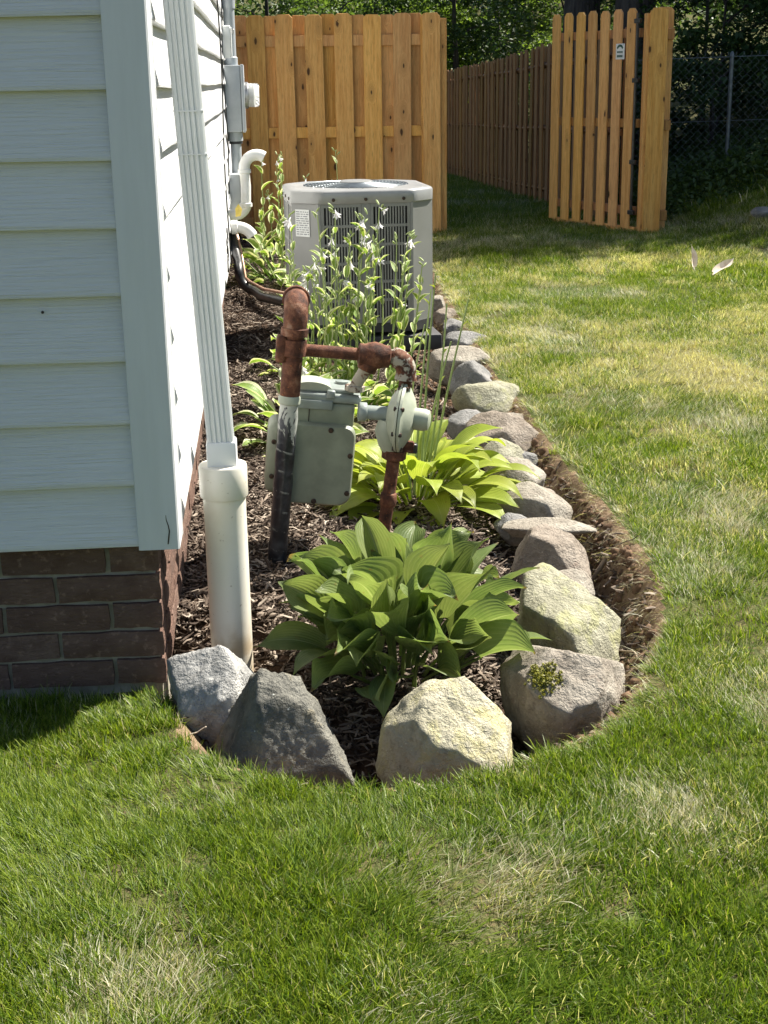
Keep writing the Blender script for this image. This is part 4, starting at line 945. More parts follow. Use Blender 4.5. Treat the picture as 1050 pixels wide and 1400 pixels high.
# --- lime hosta
specs = []
for ring, (n, rise, bend, pet, L) in enumerate([(9, 74, 75, .18, .18), (15, 58, 85, .18, .20), (19, 42, 80, .165, .205), (16, 22, 55, .14, .195)]):
    for k in range(n):
        az = 360*k/n + rr.uniform(-12, 12)+ring*11
        big = 1.0 + .12*math.cos(R(az+20))
        specs.append((az, rr.uniform(.02, .05)+.015*ring, L*big*rr.uniform(.85, 1.12), .108*rr.uniform(.8, 1.15), pet*big*rr.uniform(.8, 1.15), rise+rr.uniform(-8, 8), bend+rr.uniform(-18, 18), rr.uniform(.12, .4), rr.uniform(-.3, .3), rr.uniform(-.25, .25), rr.uniform(.01, .08)))
lh = hosta('bright lime yellow hosta mound right of the gas meter', (.785, 1.45, gz(.785, 1.45)), specs, M_HL)
def scape(par, base, tip, r=.0042, bracts=3, mat=None, leafmat=None, bl=.05, bstart=.5, seed=0, mats=None):
    rg = random.Random(seed); b = Vector(base); e = Vector(tip); n = 9; pts = []
    bow = Vector((rg.uniform(-.03, .03), rg.uniform(-.03, .03), 0))
    for k in range(n+1): t = k/n; pts.append(b.lerp(e, t)+bow*math.sin(math.pi*t))
    m = MB(); m.tube(pts, [r*(1.1-.55*k/n) for k in range(n+1)], 6); o = m.build('flower_stalk', mat or M_STEM, par, 60)
    for q in range(bracts):
        t = bstart+(1-bstart)*(q+rg.random()*.6)/max(1, bracts); k = min(n-1, int(t*n)); p = pts[k].lerp(pts[k+1], t*n-k)
        L_ = bl*rg.uniform(.7, 1.25)*(1.35-.7*t); me = leaf_mesh(L_, L_*.42, .006, R(rg.uniform(55, 84)), R(rg.uniform(5, 65)), .7, rg.uniform(-.4, .4), .05, seed*31+q, leafmat or M_HL, 0, 6, 5, .0015)
        c = link('leaf', me, o, p, (0, 0, rg.uniform(0, 6.28)))
    return o, pts
def flower(par, p, az, droop, s=1.0, seed=0):
    m = MB(); rg = random.Random(seed); T = Matrix.Translation(p) @ Matrix.Rotation(az, 4, 'Z') @ Matrix.Rotation(droop, 4, 'Y')   # local +X outwards
    prof_ = [(0, .0025), (.012, .003), (.022, .006), (.032, .009)]
    n = 6; v = []
    for x, r_ in prof_:
        for k in range(n): c = 2*math.pi*k/n; v.append((x*s, r_*s*math.cos(c), r_*s*math.sin(c)))
    m.add(v, [(i*n+k, i*n+(k+1) % n, (i+1)*n+(k+1) % n, (i+1)*n+k) for i in range(3) for k in range(n)], 0, T)
    for k in range(n):
        c0 = 2*math.pi*(k+.05)/n; c1 = 2*math.pi*(k+.95)/n; cm = (c0+c1)/2
        v = [(.031*s, .0088*s*math.cos(c0), .0088*s*math.sin(c0)), (.031*s, .0088*s*math.cos(c1), .0088*s*math.sin(c1)), (.044*s, .018*s*math.cos(c1-.1), .018*s*math.sin(c1-.1)), (.050*s, .027*s*math.cos(cm), .027*s*math.sin(cm)), (.044*s, .018*s*math.cos(c0+.1), .018*s*math.sin(c0+.1))]
        m.add(v, [(0, 1, 2, 3, 4)], 0, T)
    return m.build('flower', M_PETAL, par, 60)
for k, (bx, by, tx, ty, tz) in enumerate([(.02, .0, .085, .05, .80), (.0, .03, .075, .10, .74), (.03, .02, .12, .02, .70), (-.01, .02, .05, .08, .62), (.04, -.01, .19, -.02, .72), (.02, .04, .14, .06, .56)]):
    scape(lh, (bx, by, 0), (tx, ty, tz), .0050, 2 if k < 3 else 1, M_STEMP, M_HL, .045, .72, 40+k)
# --- variegated hosta with flower stalks, before the air conditioner
def var_hosta(label, loc, n, sc_, stalks, fl, seed, lean=(0, 0), spread=.09):
    r2 = random.Random(seed); specs = []
    for k in range(n):
        ring = k % 3; specs.append((360*k/n*2.4 + r2.uniform(-20, 20), r2.uniform(.01, .07)*sc_, .125*sc_*r2.uniform(.75, 1.25), .062*sc_*r2.uniform(.8, 1.2), (.10+.05*(2-ring))*sc_*r2.uniform(.8, 1.2), [56, 42, 26][ring]+r2.uniform(-10, 10), r2.uniform(30, 95), r2.uniform(.2, .6), r2.uniform(-.5, .5), r2.uniform(-.4, .4), r2.uniform(.03, .14)))
    o = hosta(label, loc, specs, M_HV)
    for k in range(stalks):
        a_ = r2.uniform(0, 6.28) if spread < .1 else r2.choice((0, math.pi))+r2.normalvariate(0, .5); rb = r2.uniform(0, spread)*sc_; rt = rb*1.15+r2.uniform(-.02, .05); h = r2.uniform(.45, 1.0)*fl
        s_, pts = scape(o, (rb*math.cos(a_)+lean[0]*0, rb*math.sin(a_), 0), (rt*math.cos(a_)+lean[0]*h, rt*math.sin(a_)+lean[1]*h, h), .0042, r2.randint(4, 8), M_STEMP, M_HV, .078*sc_, .20, seed*7+k)
        for q in range(r2.choice((0, 0, 1, 1, 2))):
            p = pts[-1].lerp(pts[-2], q*.5); flower(s_, p, r2.uniform(0, 6.28), R(r2.uniform(30, 80)), r2.uniform(.6, .95), seed+k*5+q)
        for q in range(3):   # buds
            p = pts[-1]+Vector((r2.uniform(-.012, .012), r2.uniform(-.012, .012), -.012*q+.01)); m = MB(); d = Vector((r2.uniform(-1, 1), r2.uniform(-1, 1), .6)).normalized()
            m.tube([p, p+d*.011, p+d*.024, p+d*.033], [.0015, .004, .0045, .001], 6); m.build('bud', M_STEMP, s_, 60)
    return o
var_hosta('variegated hosta with tall white flower stalks in front of the air conditioner', (.64, 2.72, gz(.64, 2.72)), 36, 1.05, 40, .90, 3, (.05, 0), .25)
var_hosta('variegated hosta clump with cream edges left of the gas meter', (.40, 2.25, gz(.40, 2.25)), 34, 1.1, 2, .4, 12)
var_hosta('small variegated hosta between the gas meter and the black pipe', (.42, 3.45, gz(.42, 3.45)), 22, .9, 2, .45, 21)
var_hosta('tall variegated hosta between the wall and the air conditioner', (.36, 6.35, gz(.36, 6.35)), 44, 1.35, 8, .85, 33, (.02, 0))
var_hosta('variegated hosta with bud spikes showing over the top of the air conditioner', (.66, 5.75, gz(.66, 5.75)), 26, 1.1, 7, 1.12, 41, (.02, 0))
hosta('tiny bright seedling hosta in the mulch by the siding', (.30, 2.0, gz(.30, 2.0)), [(a_, .005, .05, .025, .03, 40, 60, .3, 0, 0, .05) for a_ in (10, 80, 150, 215, 290, 340)], M_HL)

# ------------------------------------------------------------------ trees and shrubs
def m_foliage(name, c1, c2, trans=.4):
    t = NT(name); v = t.coord('Object'); a = t.n('Attribute', {'attribute_name': 'lr'}).outputs['Fac']
    c = t.mix(a, c1, c2)
    t.fin(c, .5, 0, None, .3)
    tr = t.n('BsdfTranslucent', Color=t.mix(1.0, c, (1.5, 1.5, .7), 'MULTIPLY')); mx = t.n('MixShader', Fac=trans)
    t.t.links.new(t.b.outputs[0], mx.inputs[1]); t.t.links.new(tr.outputs[0], mx.inputs[2]); t.t.links.new(mx.outputs[0], t.out.inputs[0]); return t.mat
M_FOL = [m_foliage('foliage_mid', (.055, .10, .025), (.11, .17, .04)), m_foliage('foliage_dark', (.03, .065, .02), (.06, .105, .03), .3), m_foliage('foliage_light', (.09, .15, .03), (.16, .23, .05), .45)]
M_NEEDLE = m_foliage('conifer_needles', (.02, .045, .02), (.04, .07, .03), .15)
M_IVY = m_foliage('bank_weeds', (.045, .085, .025), (.085, .13, .035), .3)
M_BARK = simple('bark', (.055, .05, .048), (.10, .09, .082), 5, .95, bs=9, bst=1.0, bd=.05, stretch=(3, 3, .5), spec=.1)
def leaves(P, size, rg, droop=None, aspect=.55):
    """folded diamond leaves at points P -> V, F, random attribute"""
    n = len(P); a = rg.uniform(0, 2*np.pi, n); el = rg.normal(0, .55, n) if droop is None else rg.normal(droop, .3, n)
    d = np.stack([np.cos(a)*np.cos(el), np.sin(a)*np.cos(el), np.sin(el)], 1)
    s = np.cross(d, np.stack([rg.normal(0, .5, n), rg.normal(0, .5, n), np.ones(n)], 1)); s /= np.linalg.norm(s, axis=1)[:, None]
    L = (size*rg.uniform(.6, 1.3, n))[:, None]; nrm = np.cross(s, d)
    A = P-d*L*.5; B = P+s*L*aspect*.5+nrm*L*.10; Cc = P+d*L*.5; D = P-s*L*aspect*.5+nrm*L*.10
    V = np.stack([A, B, Cc, D], 1).reshape(-1, 3); b = np.arange(n)*4
    F = np.concatenate([np.stack([b, b+1, b+2], 1), np.stack([b, b+2, b+3], 1)])
    return V, F, np.repeat(rg.uniform(0, 1, n), 4)
def crown_pts(c, rad, n, nclump, rg, tight=.30, flat=.75):
    d = rg.normal(size=(nclump, 3)); d /= np.linalg.norm(d, axis=1)[:, None]; r = rg.uniform(.35, 1.0, nclump)**.5
    C = d*r[:, None]*np.array(rad)+np.array(c); k = rg.integers(0, nclump, n); sz = rg.uniform(.6, 1.3, nclump)*tight*np.mean(rad)
    g = rg.normal(size=(n, 3)); g /= np.linalg.norm(g, axis=1)[:, None]; g *= (rg.uniform(0, 1, n)**.45)[:, None]
    return C[k]+g*sz[k][:, None]*np.array([1, 1, flat]), C
def tree(name, label, x, y, h, rad, cz_, n, leaf, mat, seed, trunk=.2, nclump=60, group='trees behind the fences', cat='tree', limbs=9, tight=.30, base=None):
    rg = np.random.default_rng(seed); z0 = float(lawn_z(np.array([x]), np.array([y]))[0]) - .1
    o = thing(name, label, cat, (x, y, z0), (0,0,0), group)
    P, C = crown_pts((0, 0, cz_), rad, n, nclump, rg, tight)
    P = P[P[:, 2] > .05]
    V, F, A = leaves(P, leaf, rg); link('crown', npmesh('crown', V, F, mat, False, {'lr': A}), o)
    m = MB(); pts = []; rs = []
    for k in range(9):
        t = k/8; pts.append((.12*trunk*math.sin(t*7+seed)*3*t, .1*trunk*math.cos(t*5+seed)*3*t, t*h)); rs.append(trunk*(1.35-.35*min(1, t*6)-.75*t))
    m.tube(pts, rs, 14)
    for k in range(limbs):
        c = C[rg.integers(0, len(C))]; zb = max(.25*h, min(.85*h, c[2]-.25*np.hypot(c[0], c[1])-.2)); p0 = Vector((0, 0, zb)); p1 = Vector(c)
        mid = p0.lerp(p1, .5)+Vector((0, 0, .12*(p1-p0).length)); m.tube([p0, mid, p1], [trunk*.38, trunk*.22, trunk*.06], 7)
    m.build('trunk', M_BARK, o, 70); return o
# moss cushion on the brown stone
co = np.array([v.co[:] for v in mossy.data.vertices]); nm_ = np.array([v.normal[:] for v in mossy.data.vertices]); rg = np.random.default_rng(4)
dm = np.linalg.norm((co-np.array([-.05, -.075, .085]))*np.array([1, 1, .6]), axis=1); cand = np.where((dm < .040+.014*rg.uniform(-1, 1, len(dm))) & (nm_[:, 2] > .2))[0]
if len(cand):
    k_ = rg.choice(cand, 1100); Pm = co[k_]+nm_[k_]*(rg.uniform(0, .006, 1100)*np.clip(1.3-dm[k_]/.05, .2, 1))[:, None]+rg.normal(0, .0022, (1100, 3))
    Vm, Fm, Am = leaves(Pm, .007, rg, .5, .5); tag(link('moss', npmesh('moss', Vm, Fm, m_foliage('moss', (.13, .13, .015), (.26, .25, .035), .2), False, {'lr': Am}), mossy), kind='stuff')
# the two big trunks standing behind the gate
tree('shade_tree', 'thick dark tree trunk showing just above the left of the gate', 4.32, 15.0, 9.0, (3.6, 3.4, 2.9), 7.4, 16000, .17, M_FOL[0], 1, .27, 80)
tree('shade_tree', 'thick dark tree trunk showing just above the right of the gate', 4.76, 14.0, 9.5, (3.4, 3.4, 3.0), 7.6, 16000, .17, M_FOL[0], 2, .27, 80)
tree('shade_tree', 'tall shade tree rising behind the chain link fence', 8.2, 14.3, 9.0, (3.6, 3.6, 3.0), 6.6, 18000, .17, M_FOL[1], 3, .25, 80)
tree('shade_tree', 'tall shade tree at the far right above the slope', 11.8, 13.6, 9.0, (3.8, 3.4, 3.0), 7.0, 16000, .17, M_FOL[1], 4, .25, 80)
tree('shade_tree', 'tall shade tree far back on the right slope', 9.5, 20.0, 9.0, (4.2, 4.2, 3.5), 6.5, 14000, .2, M_FOL[1], 5, .25, 70)
# leafy thicket behind the cedar panel and the long fence
TH = [(-1.6, 21.5, 4.6, 1.7, 2), (.4, 22.5, 4.8, 1.8, 1), (1.5, 20.6, 3.6, 1.25, 0), (2.6, 22.6, 5.2, 1.9, 2), (4.0, 21.0, 4.4, 1.5, 1), (5.2, 23.4, 5.4, 2.0, 2), (6.8, 21.6, 5.0, 1.8, 0), (-3.2, 24.0, 5.5, 2.0, 0)]
LB = ['bushy sunlit tree behind the left end of the cedar panel', 'dark bushy tree behind the middle of the cedar panel', 'low bushy shrub tree behind the right end of the cedar panel', 'light green bushy tree above the far end of the long fence',
      'dark round tree above the middle of the long fence', 'light green tree just left of the thick trunks', 'mid green tree behind the thick trunks', 'mid green tree behind the house corner']
for i, (x, y, h, r_, mi) in enumerate(TH):
    y += 3.6
    tree('leafy_tree', LB[i], x, y, h*.8, (r_, r_*.9, h*.46), h*.50, 11000, .105, M_FOL[mi], 20+i, .10, 70, 'leafy trees beyond the fences', tight=.26)
# solid far wood as one mass
rg = np.random.default_rng(99); P = []
for k in range(90):
    x = rg.uniform(-22, 30); y = rg.uniform(31, 45); c, _ = crown_pts((x, y, float(lawn_z(np.array([x]), np.array([y]))[0])+rg.uniform(1.2, 4.5)), (2.2, 2.2, 2.6), 900, 14, rg, .4); P.append(c)
V, F, A = leaves(np.concatenate(P), .26, rg); tag(link('far_wood', npmesh('far_wood', V, F, M_FOL[1], False, {'lr': A})), 'dense dark woodland closing the view far behind the fences', 'woodland', kind='stuff')
# shrub mass right behind the chain link
rgx = np.random.default_rng(5)
SH = [(5.0, 11.6, 1.5, .9), (6.3, 11.9, 1.9, 1.1), (7.6, 11.3, 2.0, 1.1), (5.6, 13.2, 2.6, 1.3), (7.2, 13.6, 2.8, 1.4), (8.9, 11.4, 2.2, 1.2), (4.35, 12.2, 1.5, .7), (6.0, 15.2, 3.4, 1.6), (8.2, 15.6, 3.6, 1.7), (10.2, 13.0, 3.2, 1.6), (4.6, 17.2, 3.4, 1.5)]
SL = ['dark shrub straight behind the chain link post', 'dark shrub behind the middle of the chain link fence', 'dark shrub behind the right part of the chain link fence', 'tall dark shrub under the conifer on the left', 'tall dark shrub under the conifer on the right', 'dark shrub behind the far right of the chain link', 'narrow dark shrub just right of the gate post fence', 'tall dark shrub behind the conifer trunk', 'tall dark shrub behind the shade tree on the slope', 'big dark shrub at the far right behind the chain link', 'tall dark shrub between the two thick trunks']
for i, (x, y, h, r_) in enumerate(SH):
    tree('shrub', SL[i], x, y, h*.7, (r_, r_*.8, h*.5), h*.5, 4500, .08, M_FOL[1], 60+i, .04, 40, 'dark shrubs behind the chain link', 'shrub', 5)
# conifer with drooping boughs at the top right
cx, cy = 6.9, 12.3; o = thing('conifer', 'dark drooping conifer above the chain link fence at the top right', 'tree', (cx, cy, .9))
rg = np.random.default_rng(77); PP = []; m = MB(); m.tube([(0, 0, 0), (0, 0, 8.5)], [.16, .02], 10)
VV = []; FF = []; AA = []; off = 0
for k in range(64):
    z = .75+7*(k/64); az = k*2.4+rg.uniform(-.3, .3); L = (2.4*(1-k/72)+.3)*rg.uniform(.8, 1.1)
    pts = [Vector((math.cos(az)*L*t, math.sin(az)*L*t, z+.15*L*t-.42*L*t*t)) for t in np.linspace(0, 1, 7)]
    m.tube(pts, [.022*(1-t*.85) for t in np.linspace(0, 1, 7)], 5)
    t = rg.uniform(.15, 1, 260); i0 = np.minimum((t*6).astype(int), 5); fr = t*6-i0; arr = np.array([p[:] for p in pts])
    B = arr[i0]*(1-fr[:, None])+arr[i0+1]*fr[:, None]; sp = .20*L*(1.1-t)[:, None]+.05
    B += rg.normal(0, 1, (260, 3))*np.array([.35, .35, .28])*sp; B[:, 2] -= .08*rg.uniform(0, 1, 260)
    v, f, a_ = leaves(B, .15, rg, -.6, .10); VV.append(v); FF.append(f+off); AA.append(a_); off += len(v)
link('crown', npmesh('crown', np.concatenate(VV), np.concatenate(FF), M_NEEDLE, False, {'lr': np.concatenate(AA)}), o); m.build('trunk', M_BARK, o, 70)

# ------------------------------------------------------------------ instanced ground cover (stuff)
def proto_coll(name, meshes):
    c = bpy.data.collections.new(name)
    for i, me in enumerate(meshes): c.objects.link(bpy.data.objects.new('%s_%02d' % (name, i), me))
    return c
def scatter(name, pts, rot, scl, kind, extra, coll, label, cat):
    me = bpy.data.meshes.new(name); me.vertices.add(len(pts)); me.vertices.foreach_set('co', np.asarray(pts, np.float32).ravel())
    a = me.attributes.new('rot', 'FLOAT_VECTOR', 'POINT'); a.data.foreach_set('vector', np.asarray(rot, np.float32).ravel())
    a = me.attributes.new('scl', 'FLOAT', 'POINT'); a.data.foreach_set('value', np.asarray(scl, np.float32))
    a = me.attributes.new('kd', 'INT', 'POINT'); a.data.foreach_set('value', np.asarray(kind, np.int32))
    for k, v in extra.items(): a = me.attributes.new(k, 'FLOAT', 'POINT'); a.data.foreach_set('value', np.asarray(v, np.float32))
    o = tag(link(name, me), label, cat, kind='stuff'); md = o.modifiers.new('scatter', 'NODES')
    g = bpy.data.node_groups.new(name+'_nodes', 'GeometryNodeTree'); md.node_group = g
    g.interface.new_socket('Geometry', in_out='INPUT', socket_type='NodeSocketGeometry'); g.interface.new_socket('Geometry', in_out='OUTPUT', socket_type='NodeSocketGeometry')
    N = g.nodes; L = g.links; gi = N.new('NodeGroupInput'); go = N.new('NodeGroupOutput')
    mp = N.new('GeometryNodeMeshToPoints'); L.new(gi.outputs[0], mp.inputs[0])
    ip = N.new('GeometryNodeInstanceOnPoints'); L.new(mp.outputs[0], ip.inputs['Points'])
    ci = N.new('GeometryNodeCollectionInfo'); ci.inputs['Collection'].default_value = coll; ci.inputs['Separate Children'].default_value = True; ci.inputs['Reset Children'].default_value = True
    L.new(ci.outputs[0], ip.inputs['Instance']); ip.inputs['Pick Instance'].default_value = True
    def na(nm, ty):
        q = N.new('GeometryNodeInputNamedAttribute'); q.data_type = ty; q.inputs[0].default_value = nm; return q.outputs[0]
    L.new(na('kd', 'INT'), ip.inputs['Instance Index'])
    er = N.new('FunctionNodeEulerToRotation'); L.new(na('rot', 'FLOAT_VECTOR'), er.inputs[0]); L.new(er.outputs[0], ip.inputs['Rotation'])
    L.new(na('scl', 'FLOAT'), ip.inputs['Scale']); L.new(ip.outputs[0], go.inputs[0]); return o

def m_grass():
    t = NT('grass_blades'); b = t.n('Attribute', {'attribute_name': 'bc'}).outputs['Fac']; s = t.n('Attribute', {'attribute_name': 'bs'}).outputs['Fac']
    dry = t.n('Attribute', {'attribute_name': 'dry', 'attribute_type': 'INSTANCER'}).outputs['Fac']; hue = t.n('Attribute', {'attribute_name': 'hue', 'attribute_type': 'INSTANCER'}).outputs['Fac']
    c = t.ramp(b, [(0, (.028, .065, .007)), (.35, (.085, .158, .012)), (.7, (.155, .225, .021)), (1, (.20, .27, .034))])
    c = t.mix(t.math('MULTIPLY', hue, .75), c, t.mix(1.0, c, (1.35, 1.16, .8), 'MULTIPLY'))
    straw = t.ramp(b, [(0, (.27, .225, .12)), (.5, (.45, .42, .27)), (1, (.64, .63, .50))])
    c = t.mix(t.step(t.math('SUBTRACT', dry, s), -.02, .05), c, straw)
    t.fin(c, .42, 0, None, .2)
    tr = t.n('BsdfTranslucent', Color=t.mix(1.0, c, (1.35, 1.35, .55), 'MULTIPLY')); mx = t.n('MixShader', Fac=.42)
    t.t.links.new(t.b.outputs[0], mx.inputs[1]); t.t.links.new(tr.outputs[0], mx.inputs[2]); t.t.links.new(mx.outputs[0], t.out.inputs[0]); return t.mat
M_GRASS = m_grass()
def tuft(seed, nb, rad, hlo, hhi, lean, leandir, wid, curl):
    rg = np.random.default_rng(seed); V = []; F = []; B = []; S = []
    for k in range(nb):
        a = rg.uniform(0, 6.28); r_ = rad*rg.uniform(0, 1)**.5; p = np.array([r_*math.cos(a), r_*math.sin(a), -.012])
        L = rg.uniform(hlo, hhi); az = rg.uniform(0, 6.28) if leandir is None else leandir+rg.normal(0, .55); th = abs(rg.normal(lean, .22)); w_ = wid*rg.uniform(.6, 1.2)
        d = np.array([math.cos(az), math.sin(az), 0]); sdv = np.array([-math.sin(az+rg.normal(0, .6)), math.cos(az+rg.normal(0, .6)), 0]); o = len(V); ns = 4; cb, cs = rg.uniform(), rg.uniform()
        for q in range(ns):
            t = q/(ns); V += [tuple(p-sdv*w_*(.5-.28*t)), tuple(p+sdv*w_*(.5-.28*t))]
            p = p+(d*math.sin(th)+np.array([0, 0, 1])*math.cos(th))*L/ns; th = min(th+curl*rg.uniform(.4, 1.4), 2.0)
        V.append(tuple(p))
        for q in range(ns-1): F += [(o+2*q, o+2*q+1, o+2*q+3), (o+2*q, o+2*q+3, o+2*q+2)]
        F.append((o+2*ns-2, o+2*ns-1, o+2*ns)); B += [cb]*(2*ns+1); S += [cs]*(2*ns+1)
    return npmesh('tuft', V, F, M_GRASS, False, {'bc': B, 'bs': S})
protos = [tuft(1, 16, .030, .035, .075, .25, None, .0036, .12), tuft(2, 16, .034, .035, .080, .35, None, .0034, .18), tuft(3, 14, .030, .04, .085, .45, None, .0032, .22), tuft(4, 18, .034, .03, .065, .30, None, .0036, .12),
          tuft(5, 18, .036, .045, .085, .75, 0.0, .0032, .12), tuft(16, 18, .038, .05, .09, .95, 0.0, .0030, .10), tuft(17, 16, .036, .045, .08, .65, 0.0, .0032, .14),
          tuft(8, 12, .035, .06, .12, .5, None, .0036, .28), tuft(9, 8, .03, .04, .085, .7, None, .0055, .25)]
GC = proto_coll('grass_tuft', protos)
CP = np.array([CAM.x, CAM.y])
def grass_pts(x0, x1, y0, y1, dens, smul=1.0, seed=0):
    rg = np.random.default_rng(seed); n = int((x1-x0)*(y1-y0)*dens); x = rg.uniform(x0, x1, n); y = rg.uniform(y0, y1, n)
    d = edge_dist(x, y) + (vn2(x*14, y*14, 3)-.5)*.05; ok = (d < -.002-.014*sst(.9, 1.15, x)*sst(-.35, .1, y)) & ~((x < .03) & (y > -.03)); ok &= ~((y > 9.2) & (x > 3.1) & (x < 3.5)) | True
    thin = (fb2(x*8, y*8, 15, 2) > .60) & (rg.uniform(0, 1, n) < .72); ok &= ~thin
    bare = np.hypot((x+.10)/1.6, (y+.30))*1.0 < .028; ok &= ~bare
    x = x[ok]; y = y[ok]; d = d[ok]; n = len(x); z = lawn_z(x, y)
    pat = fb2(x*1.25, y*1.0, 21, 3); p2 = fb2(x*6.0, y*5.0, 31, 3); p3 = vn2(x*11, y*11, 41)
    far = sst(.6, 2.4, y)*sst(9.5, 6.5, y)
    nearg = sst(.3, -.5, y)*sst(2.6, 1.2, x); dry = np.clip(.10 - .05*nearg + (.45-.15*nearg)*sst(.52, .78, .6*pat+.4*p2+.16*far) + .22*far*sst(.42, .72, p2) + .16*sst(.15, .0, -d)*sst(.2, 1.2, y) + .10*(p3-.5), 0, .92)
    pd = sum(a_*np.exp(-((x-px_)**2+(y-py_)**2)/s_**2) for px_, py_, s_, a_ in ((.70, -1.02, .13, .5), (1.13, -.84, .16, .55), (.05, -1.25, .15, .4), (1.5, -.2, .2, .35), (1.9, 1.2, .3, .35), (2.4, 3.2, .45, .3), (-.5, -1.0, .12, .3)))
    dry = np.clip(dry + pd*(.5+p2), 0, .95)
    hue = np.clip(.25+1.3*(fb2(x*2.1, y*2.1, 51)-.42), 0, 1)
    flow = 6.28*1.6*fb2(x*.75, y*.75, 61, 2) + 1.2; matted = fb2(x*2.6, y*2.6, 71, 2) + .3*np.exp(-((x-.40)**2+(y+.93)**2)/.18**2) + .3*pd
    lie = rg.uniform(0, 1, n) < (.16+.75*sst(.50, .68, matted)); kind = np.where(lie, rg.integers(4, 7, n), rg.integers(0, 4, n)); kind = np.where(rg.uniform(0, 1, n) < .006, 7, kind); kind = np.where((rg.uniform(0, 1, n) < .0) & (vn2(x*3.3, y*3.3, 91) > .6), 8, kind)
    rz = np.where(lie, flow+rg.normal(0, .45, n), rg.uniform(0, 6.28, n))
    inb = (d > -.035) & (y > -.7) & (x > .9); kind = np.where(inb, rg.integers(4, 7, n), kind); rz = np.where(inb, math.pi+rg.normal(0, .5, n), rz)
    rot = np.stack([rg.normal(0, .10, n), rg.normal(0, .10, n), rz], 1); scl = smul*rg.uniform(.68, 1.25, n)*(.70+.62*fb2(x*4.2, y*4.2, 81))
    scl = np.where(inb, scl*.8, scl); wallside = (np.abs(y+.05) < .09) & (x < .02); scl = np.where(wallside, scl*1.1, scl)
    return np.stack([x, y, z], 1), rot, scl, kind, dry, hue
parts_ = [grass_pts(-1.3, 2.3, -2.15, -.55, 6600, .68, 1), grass_pts(-1.3, 2.6, -.55, .6, 5600, .68, 2), grass_pts(1.1, 3.4, .6, 3.2, 4000, .74, 3), grass_pts(1.2, 4.4, 3.2, 6.2, 3300, .76, 4),
          grass_pts(1.3, 5.6, 6.2, 9.2, 1700, .95, 5), grass_pts(-.0, 4.0, 9.2, 22.2, 480, 1.15, 6), grass_pts(4.0, 9.5, 8.6, 11.5, 260, 2.2, 7), grass_pts(-4.0, -1.3, -3.4, 0, 700, 1.3, 8), grass_pts(2.3, 6.5, -3.4, .6, 700, 1.3, 9), grass_pts(3.4, 8.5, .6, 6.2, 520, 1.4, 10), grass_pts(-1.3, 2.3, -3.4, -2.15, 900, 1.2, 11)]
cat_ = [np.concatenate([p[i] for p in parts_]) for i in range(6)]
scatter('grass', cat_[0], cat_[1], cat_[2], cat_[3], {'dry': cat_[4], 'hue': cat_[5]}, GC, 'patchy green and straw coloured mown lawn grass', 'grass')

# weeds on the shaded bank
rg = np.random.default_rng(8); n = 26000; x = rg.uniform(3.7, 9.5, n); y = rg.uniform(8.9, 11.4, n); z = lawn_z(x, y)+rg.uniform(0, .34, n)**1.2*sst(8.7, 9.6, y)
V, F, A = leaves(np.stack([x, y, z], 1), .07, rg); tag(link('bank_weeds', npmesh('bank_weeds', V, F, M_IVY, False, {'lr': A})), 'dark low weeds covering the bank under the chain link', 'weeds', kind='stuff')

# mulch
def m_mulch():
    t = NT('bark_mulch'); r_ = t.n('ObjectInfo').outputs['Random']; v = t.coord('Object', (4, 40, 40))
    c = t.ramp(r_, [(0, (.035, .025, .019)), (.3, (.075, .055, .041)), (.6, (.15, .115, .088)), (.85, (.26, .21, .165)), (1, (.44, .38, .31))])
    c = t.mix(t.step(t.noise(v, 1.5, 4), .4, .7), c, t.mix(1.0, c, (.55, .52, .5), 'MULTIPLY'))
    return t.fin(c, .85, 0, t.bump(t.noise(v, 1.5, 4), .5, .003), .2)
M_MULCH = m_mulch()
def shred(seed):
    rg = random.Random(seed); L = rg.uniform(.03, .075); w_ = rg.uniform(.0018, .0052); h = rg.uniform(.0014, .003); m = MB(); n = 4; v = []; f = []
    for k in range(n+1):
        t = k/n; x = (t-.5)*L; y = rg.uniform(-.004, .004)*(1 if 0 < k < n else 1.5); z = rg.uniform(-.003, .004); ww = w_*(.35+.65*math.sin(math.pi*(t*.8+.1)))*rg.uniform(.7, 1.2)
        v += [(x, y-ww, z), (x, y, z+h), (x, y+ww, z), (x, y, z-h)]
    for k in range(n):
        for q in range(4): f.append((k*4+q, k*4+(q+1) % 4, (k+1)*4+(q+1) % 4, (k+1)*4+q))
    f += [(3, 2, 1, 0), (4*n, 4*n+1, 4*n+2, 4*n+3)]; m.add(v, f); return m.mesh('shred', M_MULCH, None)
MC = proto_coll('mulch_shred', [shred(i) for i in range(10)])
rg = np.random.default_rng(12); PX = []; 
for (x0, x1, y0, y1, dens) in ((-.02, 1.45, -.66, 1.2, 7500), (-.02, 1.45, 1.2, 3.6, 5200), (-.02, 1.45, 3.6, 8.7, 2200)):
    n = int((x1-x0)*(y1-y0)*dens); PX.append(np.stack([rg.uniform(x0, x1, n), rg.uniform(y0, y1, n)], 1))
PX = np.concatenate(PX); d = edge_dist(PX[:, 0], PX[:, 1]); k = rg.uniform(0, 1, len(PX)) < np.clip(.10+.9*sst(.06, .32, d+.1*(fb2(PX[:, 0]*6, PX[:, 1]*6, 9)-.5)), 0, 1)
ok = (d > .02) & k; PX = PX[ok]; n = len(PX); z = ground_z(PX[:, 0], PX[:, 1]) + rg.uniform(0, .012, n)
scatter('mulch', np.column_stack([PX, z]), np.stack([rg.normal(0, .3, n), rg.normal(0, .3, n), rg.uniform(0, 6.28, n)], 1), rg.uniform(.6, 1.35, n), rg.integers(0, 10, n), {}, MC, 'shredded brown bark mulch covering the bed', 'mulch')
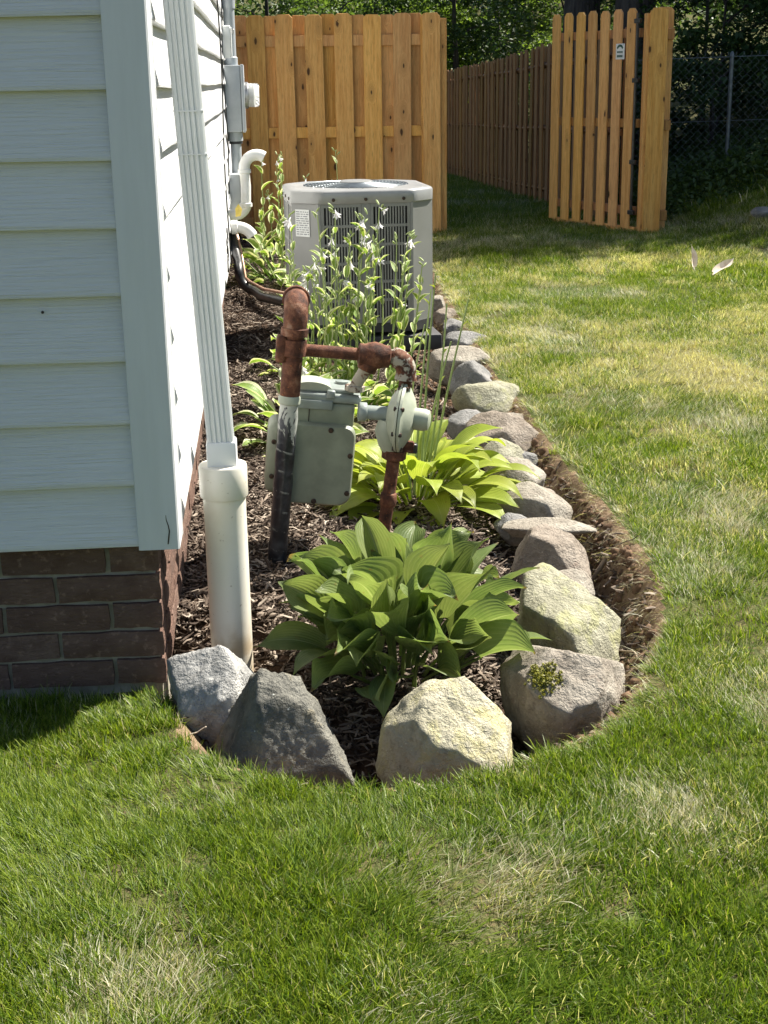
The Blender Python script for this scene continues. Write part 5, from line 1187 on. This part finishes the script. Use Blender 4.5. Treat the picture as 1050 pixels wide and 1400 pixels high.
# soil crumbs and dry roots on the trench bank
def crumb(seed):
    D, F = ico(1); P = D*(1+.5*fb3(D*2, seed, 2))[:, None]*np.array([.009, .008, .006]); return npmesh('crumb', P, F, M_CRUMB, False)
M_CRUMB = simple('soil_crumb', (.17, .11, .07), (.10, .062, .04), 30, .95, bs=150, bst=.5, rnd=True, spec=.1)
CC = proto_coll('soil_crumb', [crumb(i) for i in range(5)])
n = 26000; x = rg.uniform(.0, 1.5, n); y = rg.uniform(-.66, 6.2, n); d = edge_dist(x, y); ok = (d > .03) & (d < .36) & (x > .3); x, y = x[ok], y[ok]; n = len(x)
scatter('soil_crumbs', np.stack([x, y, ground_z(x, y)], 1), rg.uniform(0, 6.28, (n, 3)), rg.uniform(.35, 1.75, n)**1.8, rg.integers(0, 5, n), {}, CC, 'loose brown soil crumbs in the trench along the bed', 'soil')
def rootp(seed):
    return tuft(seed, 7, .03, .03, .08, .7, 0.0, .0016, .3)
RC_ = proto_coll('dry_root', [rootp(200+i) for i in range(3)])
n = 9000; x = rg.uniform(.6, 1.5, n); y = rg.uniform(-.5, 6.2, n); d = edge_dist(x, y); ok = (d > .0) & (d < .16); x, y = x[ok], y[ok]; n = len(x)
scatter('dry_roots', np.stack([x, y, ground_z(x, y)], 1), np.stack([rg.normal(0, .4, n), rg.normal(.9, .4, n), math.pi+rg.normal(0, .6, n)], 1), rg.uniform(.5, 1.2, n), rg.integers(0, 3, n), {'dry': np.full(n, 1.1), 'hue': np.zeros(n)}, RC_, 'dry grass roots hanging out of the cut lawn edge', 'roots')

# ------------------------------------------------------------------ small things
M_TWIG = simple('twig', (.30, .23, .16), (.20, .15, .10), 30, .9, bst=.3)
def twig(label, pts, r):
    o = thing('twig', label, 'twig', (0,0,0), (0,0,0), 'twigs in the trench'); m = MB(); m.tube([(x, y, gz(x, y)+r+.006+dz) for x, y, dz in pts], [r*(1-.12*i) for i in range(len(pts))], 7); m.build('stem', M_TWIG, o, 60)
twig('long thin curved twig lying in the trench beside the green boulder', [(1.20, .56, .01), (1.225, .44, .01), (1.25, .32, .012), (1.265, .2, .008), (1.25, .10, .005)], .0045)
twig('short thick stick end in the trench beyond the red brown stone', [(1.27, .88, .01), (1.31, .885, .014), (1.35, .895, .016)], .009)
M_DEAD = simple('dead_leaf', (.74, .66, .55), (.58, .47, .34), 14, .7, bs=60, bst=.2)
def dead(label, x, y, L, rz, rise, bend):
    z = float(lawn_z(np.array([x]), np.array([y]))[0])+.06; me = leaf_mesh(L, L*.34, .02, R(rise), R(bend), .9, .6, .1, int(x*100), M_DEAD, .2)
    tag(link('dead_leaf', me, None, (x, y, z), (0, 0, rz)), label, 'leaf', 'dead leaves on the lawn')
dead('curled pale dead leaf standing upright on the sunny lawn', 3.17, 6.02, .16, 1.6, 75, -30)
dead('curled pale dead leaf lying flat on the sunny lawn', 3.22, 5.76, .20, .5, 24, -25)
